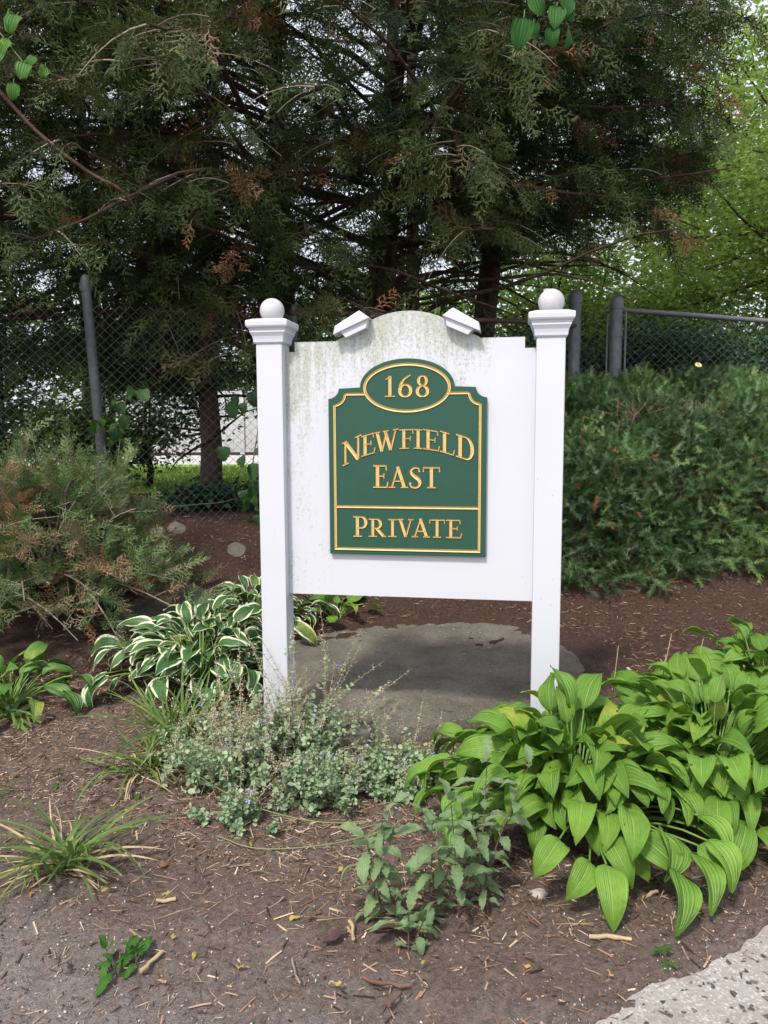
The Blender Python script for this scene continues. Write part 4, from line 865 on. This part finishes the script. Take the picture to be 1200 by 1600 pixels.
# low juniper at the left: radiating boughs with browning tips
def low_juniper():
    g = np.random.default_rng(31); c = np.array([-2.25, 4.95, .58]); P, D, SS, SV, tw = [], [], [], [], []
    for q in range(170):
        az = g.uniform(0, 6.283); el = R_(g.uniform(0, 80)); L0 = g.uniform(.5, .95) * (1.2 if math.cos(az) > .3 else 1); d = np.array([math.cos(az) * math.cos(el), .75 * math.sin(az) * math.cos(el), math.sin(el)]); t = np.linspace(0, 1, 6)
        pth = c + g.normal(0, .12, 3) * [1, 1, .2] + L0 * (t[:, None] * d + np.outer(-.28 * t * t, [0, 0, 1])); tw.append((pth, np.linspace(.011, .003, 6))); tone = np.clip(g.normal(.4, .22), 0, .8); dead = g.random() < .17
        for s in range(6):
            u = .35 + .65 * (s + g.random()) / 7; pb = np.array([np.interp(u, t, pth[:, k]) for k in range(3)]); dd = norm(d + g.normal(0, .6, 3)); l = g.uniform(.12, .3); tw.append((np.array([pb, pb + dd * l]), [.003, .0015]))
            for e in range(7):
                P.append(pb + dd * l * g.uniform(.2, 1)); D.append(dd + g.normal(0, .5, 3) + [0, 0, .15]); SS.append(g.uniform(.08, .16)); SV.append(g.uniform(.79, 1) if (dead and u > .5) or (pb[2] < .5 and g.random() < .22) else (np.clip(tone + g.normal(0, .15), 0, .84)))
    P = np.array(P); zz = gz(P[:, 0], P[:, 1]) + .02; P[:, 2] = np.maximum(P[:, 2], zz)
    sprig_mound('juniper_shrub', 'low spreading juniper with browning tips at the left, in front of the fence', 'shrub', P, np.array(D), np.array(SS), np.array(SV), SPR, M['shrubjuniper'], tw, M['twig'], g)
low_juniper()
# yew: needles in two ranks
def yew_template(g):
    V, F = [], []
    def tri(p, d, l, wd, lift):
        d = np.array(d); nn = np.array([-d[1], d[0], 0]); k = len(V); V.extend([p - nn * wd * .5, p + nn * wd * .5, p + d * l + np.array([0, 0, lift])]); F.append([k, k + 1, k + 2])
    tri(np.zeros(3), (1, 0, 0), 1, .03, .05)
    for q in range(9):
        t = .08 + .9 * q / 8
        for sg in (1, -1):
            a = R_(g.uniform(45, 75) * (1.08 - .5 * t)) * sg; tri(np.array([t, 0, .05 * t]), (math.cos(a), math.sin(a), 0), g.uniform(.26, .42) * (1 - .2 * t), .056, g.uniform(-.06, .14))
    return np.array(V, float), np.array(F)
YEW = [yew_template(gT) for _ in range(4)]
def yew(label, n_, x0, x1, ybase, ytop, zb, ztop, seed, brown=.006, tone=.38, depth=.22):
    """x range; a sloping face from (ybase, zb) up and back to (ytop, ztop), with a lumpy skin of shoots"""
    g = np.random.default_rng(seed); x = g.uniform(x0, x1, n_); v = g.uniform(-.08, 1.12, n_)
    vv = np.clip(v, 0, 1); ang = vv * math.pi / 2
    lump = 1 + .20 * fbm(x * 1.0, v * 2.2, 2.1, 3, seed) * 2
    yb = ybase + .16 * fbm(x, x * 0, 1.5, 2, seed + 3); z_b = zb(x); z_t = ztop(x)
    y = ytop - (ytop - yb) * np.cos(ang) ** .85 * (.8 + .2 * lump); z = z_b + (z_t - z_b) * np.sin(ang) ** .8 * (.85 + .15 * lump)
    y = np.where(v > 1, ytop + (v - 1) * 2.5, y); dp = depth * 1.3 * g.random(n_) ** 1.3; nr = np.stack([0 * x, -np.cos(ang), np.sin(ang)], 1)
    ext = .14 * fbm(x * 3, z * 3, 1.6, 3, seed + 7) * 2
    P = np.stack([x, y, z], 1) - nr * (dp - ext)[:, None]; D = nr * .45 + g.normal(0, .62, (n_, 3)) * [1.2, 1, .7] + [0, 0, .1]
    c_ = (np.arange(n_) // 6) * 6; P = P[c_] + g.normal(0, .03, (n_, 3)) + nr[c_] * .05; D = D[c_] * .4 + g.normal(0, .6, (n_, 3)) + nr[c_] * .4; dp = dp[c_]; x = x[c_]; z = z[c_]
    P[:, 2] = np.maximum(P[:, 2], gz(P[:, 0], P[:, 1]) + .03)
    patch = fbm(x * 1.2, z * 1.6, 2.0, 3, seed + 11)
    SV = np.clip(tone + patch * .7 + g.normal(0, .20, n_)[c_] + g.normal(0, .07, n_), 0, .95); SV[g.random(n_) < brown] = 1.0
    tw = []
    for q in range(140):
        bx = g.uniform(x0, x1); by = g.uniform(yb.min() + .15, ytop); b = np.array([bx, by, float(gz(bx, by))]); e = P[g.integers(0, n_)]
        if abs(e[0] - bx) < .6:
            e = e + np.array([0, .16, -.08]); tw.append((np.array([b, (b + e) / 2 + g.normal(0, .05, 3), e]), [.012, .007, .003]))
    sprig_mound('yew_hedge', label, 'hedge', P, D, g.uniform(.07, .13, n_), SV, YEW, M['yew'], tw, M['twig'], g)
    return P
yew('dark yew hedge filling the bank right of the sign, lower front row', 17500, 1.12, 4.3, 5.42, 6.75, lambda x: gz(x, 5.35) + .05, lambda x: 1.48 + .16 * sstep(1.2, 2.6, x), 41)
yew('upper yew row along the foot of the right-hand fence', 8000, 1.55, 4.6, 6.75, 7.25, lambda x: gz(x, 6.8) - .3, lambda x: 1.72 + .22 * sstep(1.5, 3.0, x), 42, .004, .30)
# bare tan stems showing between the two rows
g = np.random.default_rng(44); A = Acc()
for q in range(150):
    x = 2.0 + 1.25 * g.random(); b = np.array([x, 6.50 + .06 * g.normal(), 1.50]); tube(A, [b, b + [g.normal(0, .03), -.03, .1], b + [g.normal(0, .08), -.05 + g.normal(0, .03), g.uniform(.14, .27)]], [.006, .005, .003], 4, 0, 0, False)
st_ = thing('bare_yew', 'strip of bare tan yew stems between the two green hedge rows', 'shrub', (2.75, 6.62, 0)); o = A.build('stems', plain('tan_bare_stem', (.21, .145, .10), .85, .2, .3, 50), st_, True); o.location = (-2.75, -6.62, 0)
# yellow flower on the bank
fw = thing('yellow_flower', 'single pale yellow flower on top of the yew bank', 'flower', (2.80, 6.98, 2.02)); A = Acc()
for a in range(7): scatter(A, lV, lF, np.array([[0, 0, .06]]), frames(np.array([[math.cos(a * .9), math.sin(a * .9), .35]])), np.array([.034]))
fw.rotation_euler = (R_(50), 0, 0); A.build('petals', plain('yellow_petal', (.8, .72, .25), .6)); bpy.data.objects['petals'].parent = fw
A = Acc(); tube(A, [(0, 0, -.1), (0, 0, .06)], .004, 5, 0, .5); A.build('stem', M['stem'], fw)

# ------------------------------------------------------------------ broadleaf trees and shrubs beyond the fence
dV = np.array([[0, 0, 0], [.45, -.34, .06], [.45, .34, .06], [1, 0, -.1]], float); dF = np.array([[0, 1, 3], [0, 3, 2]])
def broad_tree(name, label, cat_, base, trunk_h, centre, rad, n_, lsz, m, seed, limbs=16, flat=.35, tone=(.5, .2), trunk_r=.12, holes=.0):
    """leaf fans carried on limbs through an uneven crown"""
    g = np.random.default_rng(seed); root = thing(name, label, cat_, base); b = np.array(base); c = np.array(centre) - b; rad = np.array(rad); T, C = Acc(), Acc()
    tube(T, [(0, 0, -.2), (.05, 0, trunk_h * .5), (0, 0, trunk_h)], [trunk_r, trunk_r * .8, trunk_r * .6], 8)
    P, D, V_ = [], [], []; per = n_ // (limbs * 12)
    for q in range(limbs):
        d = norm(g.normal(0, 1, 3)); tip = c + d * rad * g.uniform(.6, 1.0); t = np.linspace(0, 1, 6)[:, None]; s0 = np.array([0, 0, trunk_h * g.uniform(.6, 1)])
        pth = s0 + (tip - s0) * t + g.normal(0, .12, 3) * np.sin(t * math.pi) * rad.mean() * .5; tube(T, pth, np.linspace(trunk_r * .35, .008, 6), 5, 0, 0, False)
        for k in range(12):
            u = g.uniform(.3, 1.05); pc = s0 + (tip - s0) * u + g.normal(0, .3, 3) * rad * .55; tn = np.clip(g.normal(*tone), 0, 1); sz = g.uniform(.25, .5) * rad.mean() * .5
            p = pc + g.normal(0, 1, (per, 3)) * [sz, sz, sz * flat]; P.append(p); dd = g.normal(0, 1, (per, 3)); dd[:, 2] = dd[:, 2] * .4 - .25; D.append(dd); V_.append(np.clip(tn + g.normal(0, .12, per), 0, 1))
    P, D, V_ = np.concatenate(P), np.concatenate(D), np.concatenate(V_); k = P[:, 2] + b[2] > gz(P[:, 0] + b[0], P[:, 1] + b[1]) + .05; P, D, V_ = P[k], D[k], V_[k]
    scatter(C, dV, dF, P, frames(D, None, g.normal(0, .5, len(P))), lsz * g.uniform(.6, 1.25, len(P)), 0, V_)
    T.build('trunk', M['bark'], root, True); C.build('crown', m, root); return root
broad_tree('maple_tree', 'bright green layered tree beyond the fence at the right edge', 'tree', (6.2, 11.0, 1.9), 2.6, (5.6, 10.6, 4.6), (2.6, 2.2, 2.6), 25000, .085, M['maple'], 51, 20, .28, (.62, .22))
broad_tree('maple_tree', 'taller pale green tree farther back on the right, above the layered one', 'tree', (7.6, 15.5, 1.9), 4.0, (7.0, 15.0, 7.0), (3.4, 3.0, 4.0), 26000, .12, M['maple'], 52, 18, .5, (.6, .2))
broad_tree('maple_tree', 'sunlit green tree seen low through the cedar limbs right of the sign top', 'tree', (2.6, 12.5, 1.9), 1.2, (2.4, 12.2, 3.4), (2.4, 1.8, 1.3), 20000, .09, M['maple'], 53, 16, .4, (.65, .2))
broad_tree('shrub', 'dense dark green shrub directly behind the right-hand fence', 'shrub', (3.4, 8.2, 1.9), .2, (3.3, 8.0, 2.0), (1.3, .55, .55), 16000, .05, M['bushdark'], 54, 14, .8, (.4, .2), .04)
broad_tree('shrub', 'dark shrub behind the fence at the right edge of the photo', 'shrub', (5.2, 8.3, 1.9), .2, (5.0, 8.1, 1.9), (1.3, .6, .5), 12000, .05, M['bushdark'], 55, 12, .8, (.45, .2), .04)
broad_tree('shrub', 'dark bush behind the narrow infill between the capped posts', 'shrub', (1.7, 8.3, 1.9), .2, (1.6, 8.1, 2.0), (.7, .5, .45), 7000, .05, M['bushdark'], 56, 10, .8, (.3, .2), .04)
broad_tree('shrub', 'leafy green bush behind the fence at the left edge', 'shrub', (-4.1, 7.0, .8), .4, (-3.7, 6.9, 1.75), (1.2, .5, .95), 12000, .075, M['farleaf'], 57, 12, .7, (.45, .25), .04)
broad_tree('shrub', 'bush behind the wire mesh left of the sign, in front of the white fence', 'shrub', (-2.9, 9.4, .8), .5, (-3.4, 9.2, 2.1), (1.9, .7, .95), 11000, .07, M['farleaf'], 58, 16, .6, (.35, .3), .05)
broad_tree('shrub', 'low dark ground shrub at the foot of the fence left of the left post', 'shrub', (-1.5, 7.4, .8), .1, (-1.5, 7.2, .82), (.9, .5, .10), 3000, .07, M['bushdark'], 59, 10, .7, (.5, .2), .03)
broad_tree('tree', 'far green tree behind the white fence, left of the sign', 'tree', (-8.5, 28, .8), 2.2, (-8.5, 28, 4.2), (4.5, 2.5, 2.3), 14000, .24, M['farleaf'], 60, 16, .6, (.6, .2), .2)
broad_tree('tree', 'far pale tree behind the sign, seen through cedar gaps', 'tree', (-1.5, 26, 1.2), 2.5, (-1.0, 26, 4.0), (4.5, 2.5, 2.2), 14000, .24, M['farleaf'], 61, 16, .6, (.6, .2), .2)
broad_tree('tree', 'far tree behind the right-hand fence under the cedar limbs', 'tree', (7, 24, 1.9), 2.5, (7.5, 24, 5.0), (5, 2.5, 3.0), 16000, .22, M['farleaf'], 62, 16, .6, (.6, .2), .2)
# trunk beyond the mesh, left of the left post
g = np.random.default_rng(66); tr = thing('tree', 'brown tree trunk with thin limbs beyond the wire mesh left of the left post', 'tree', (-1.86, 8.2, .75)); A = Acc()
tube(A, [(0, 0, -.2), (.03, 0, .6), (0, 0, 1.3), (.08, 0, 2.4)], [.13, .11, .10, .08], 10)
A.build('trunk', plain('brown_trunk_bark', (.13, .095, .075), .9, .2, .4, 14), tr, True); A = Acc()
for q in range(26):
    h = g.uniform(.3, 2.2); az = g.uniform(0, 6.283); d = np.array([math.cos(az), .5 * math.sin(az), g.uniform(-.25, .35)]); l = g.uniform(.6, 1.8); t = np.linspace(0, 1, 7)[:, None]
    tube(A, np.array([0, 0, h]) + l * (t * d + np.sin(t * 5 + q) * .05 + t * t * g.normal(0, .15, 3)), np.linspace(.018, .004, 7), 5, 0, 0, False)
A.build('limbs', M['bark'], tr, True)

# white vinyl fence with a lattice top, beyond the lawn
vf = thing('vinyl_fence', 'white privacy fence with a lattice top, far beyond the lawn', 'fence', (-7, 23.5, .8))
for q in range(5):
    x = -3.6 + q * 2.1; A = Acc(); box(A, (x, 0, .95), (.07, .07, 1.0)); p = A.build('post', M['whitefence'], vf)
    A = Acc(); box(A, (x, 0, 1.97), (.09, .09, .02)); A.build('post_cap', M['whitefence'], p)
    if q == 4: break
    for z in (.1, 1.42, 1.84): A = Acc(); box(A, (x + 1.05, 0, z), (.975, .03, .05)); A.build('rail', M['whitefence'], vf)
    for k in range(10): A = Acc(); box(A, (x + .17 + k * .195, 0, .76), (.094, .014, .605)); A.build('board', M['whitefence'], vf)
    A = Acc()
    for k in range(-2, 22):
        for sg, yy in ((1, -.008), (-1, .008)):
            cx_ = x + .1 + k * .1; x0, x1 = max(cx_ - .16, x + .08), min(cx_ + .16, x + 2.02)
            if x1 - x0 < .1: continue
            z0, z1 = 1.63 + sg * (x0 - cx_), 1.63 + sg * (x1 - cx_); A.add([(x0, yy, z0 - .02), (x1, yy, z1 - .02), (x1, yy, z1 + .02), (x0, yy, z0 + .02), (x0, yy + .006, z0 - .02), (x1, yy + .006, z1 - .02), (x1, yy + .006, z1 + .02), (x0, yy + .006, z0 + .02)], [[0, 1, 2, 3], [7, 6, 5, 4], [0, 4, 5, 1], [3, 2, 6, 7]])
    A.build('lattice', M['whitefence'], vf, False, 'stuff')
# short grass blades on the lawn
g = np.random.default_rng(71); n_ = 9000; P = np.stack([g.uniform(-7, -1.3, n_), 8.7 + 6 * g.random(n_) ** 1.3, np.full(n_, .80)], 1); A = Acc(); D = g.normal(0, .45, (n_, 3)) + [0, 0, 1]
scatter(A, np.array([[0, -.05, 0], [0, .05, 0], [1, 0, 0]], float), np.array([[0, 1, 2]]), P, frames(D, np.array([0, 1.0, 0])), np.stack([g.uniform(.05, .10, n_), np.full(n_, .12), np.full(n_, .1)], 1), 0, g.random(n_)); A.build('lawn_grass', M['turf'], kind='stuff')

# ------------------------------------------------------------------ leafy sprigs hanging in from above and the vine on the fence
M['sprigleaf'] = leafmat('sprig_leaf', (.018, .075, .014), (.03, .10, .02), (.05, .13, .03), 3, .12, .6, None, .0, .15)
hs = [leaf_mesh('leaf', .10, .072, .03, R_(10), R_(-10), R_(40), M['sprigleaf'], M['petiole'], .3, .001, .004, .75, .36, 9, 11, t_, None, .0012, 220 + k) for k, t_ in enumerate((-.3, .2, .5))]
hv = [leaf_mesh('leaf', .095, .072, .03, R_(10), R_(-10), R_(50), M['vineleaf'], M['petiole'], .3, .001, .004, .6, .32, 9, 9, t_, None, .0012, 200 + k) for k, t_ in enumerate((-.3, .2, .5))]
dv = [leaf_mesh('leaf', .15, .14, .04, R_(10), R_(-15), R_(50), M['darkvine'], M['petiole'], .2, .001, .008, .6, .3, 9, 12, t_, None, .0015, 210 + k, .10) for k, t_ in enumerate((-.3, .2, .5))]
def vine(name, label, stem_pts, leaves, ms, seed, rad=.003):
    r = random.Random(seed); root = thing(name, label, 'plant', stem_pts[-1]); o = np.array(stem_pts[-1]); A = Acc(); c = cat(stem_pts, 6); tube(A, c - o, np.linspace(rad * 1.3, rad * .6, len(c)), 5, 0, .5); A.build('stem', M['stem'], root, True)
    for (x, y, z, az, tilt, sc) in leaves: put('leaf', r.choice(ms), root, np.array([x, y, z]) - o, R_(az + r.uniform(-25, 25)), R_(tilt + r.uniform(-12, 22)), R_(r.uniform(-45, 45)), sc * r.uniform(.62, .95))
    return root
vine('hanging_sprig', 'sprig of glossy heart-shaped leaves hanging in at the top centre-right', [(.9, 5.6, 5.2), (.75, 4.0, 4.2), (.66, 3.1, 3.25), (.56, 2.85, 2.98)],
     [(.53, 2.83, 3.02, 262, -62, 1.1), (.60, 2.88, 3.08, 255, -72, 1.0), (.57, 2.86, 3.10, 200, -40, .9), (.63, 2.9, 3.06, 310, -50, 1.05), (.65, 2.92, 3.10, 10, -20, .9), (.65, 2.92, 3.00, 320, -60, .8), (.58, 2.9, 3.14, 120, -10, .9), (.54, 2.9, 2.95, 265, -80, .9), (.50, 2.86, 2.96, 262, -66, 1.15), (.62, 2.9, 3.0, 250, -66, 1.0), (.60, 2.88, 2.93, 275, -78, .8), (.66, 2.92, 2.95, 300, -60, .9)], hs, 3)
vine('hanging_sprig', 'single leaf tip hanging in at the very top left of centre', [(.2, 5.6, 5.2), (-.35, 4.0, 4.2), (-.66, 3.05, 3.30), (-.68, 2.92, 3.21)], [(-.68, 2.9, 3.20, 265, -70, .9), (-.68, 2.95, 3.25, 60, -10, .9)], hv, 4)
vine('climbing_vine', 'light green vine leaves at the top left corner', [(-2.4, 5.6, 4.9), (-1.95, 4.0, 3.75), (-1.7, 3.5, 3.30), (-1.45, 3.3, 2.98)],
     [(-1.60, 3.4, 3.18, 250, -55, 1.2), (-1.66, 3.45, 3.25, 240, -60, 1.1), (-1.62, 3.38, 3.10, 290, -60, 1.2), (-1.55, 3.3, 3.05, 260, -65, 1.0), (-1.45, 3.3, 3.0, 300, -60, 1.0), (-1.40, 3.3, 3.02, 260, -50, .9), (-1.62, 3.4, 3.02, 250, -60, 1.1), (-1.55, 3.4, 3.25, 270, -60, 1.1), (-1.68, 3.45, 3.33, 270, -55, 1.2), (-1.58, 3.4, 3.36, 240, -60, 1.1), (-1.52, 3.35, 3.12, 230, -60, 1.0), (-1.48, 3.33, 3.2, 280, -50, 1.0), (-1.66, 3.4, 2.95, 260, -66, 1.0), (-1.50, 3.3, 2.93, 250, -70, .9), (-1.36, 3.28, 2.98, 290, -66, .9)], hv, 5)
r = random.Random(8)
vine('climbing_vine', 'large dark lobed leaves climbing the wire mesh beside the left post', [(-1.0, 6.18, .85), (-1.05, 6.16, 1.2), (-1.0, 6.18, 1.6), (-1.08, 6.14, 1.9)], [(-1.02 + r.gauss(0, .10), 6.1, r.uniform(.85, 1.9), r.uniform(200, 340), r.uniform(-75, -30), r.uniform(.8, 1.25)) for _ in range(24)], dv, 6, .005)
vine('climbing_vine', 'broad green vine leaves on the fence beside the leaning post', [(-2.0, 5.75, 1.2), (-1.95, 5.74, 1.5), (-1.9, 5.76, 1.8)], [(-1.95 + r.gauss(0, .12), 5.7, r.uniform(1.4, 1.85), r.uniform(200, 340), r.uniform(-75, -20), r.uniform(.7, 1.0)) for _ in range(16)], hv + dv, 7, .004)
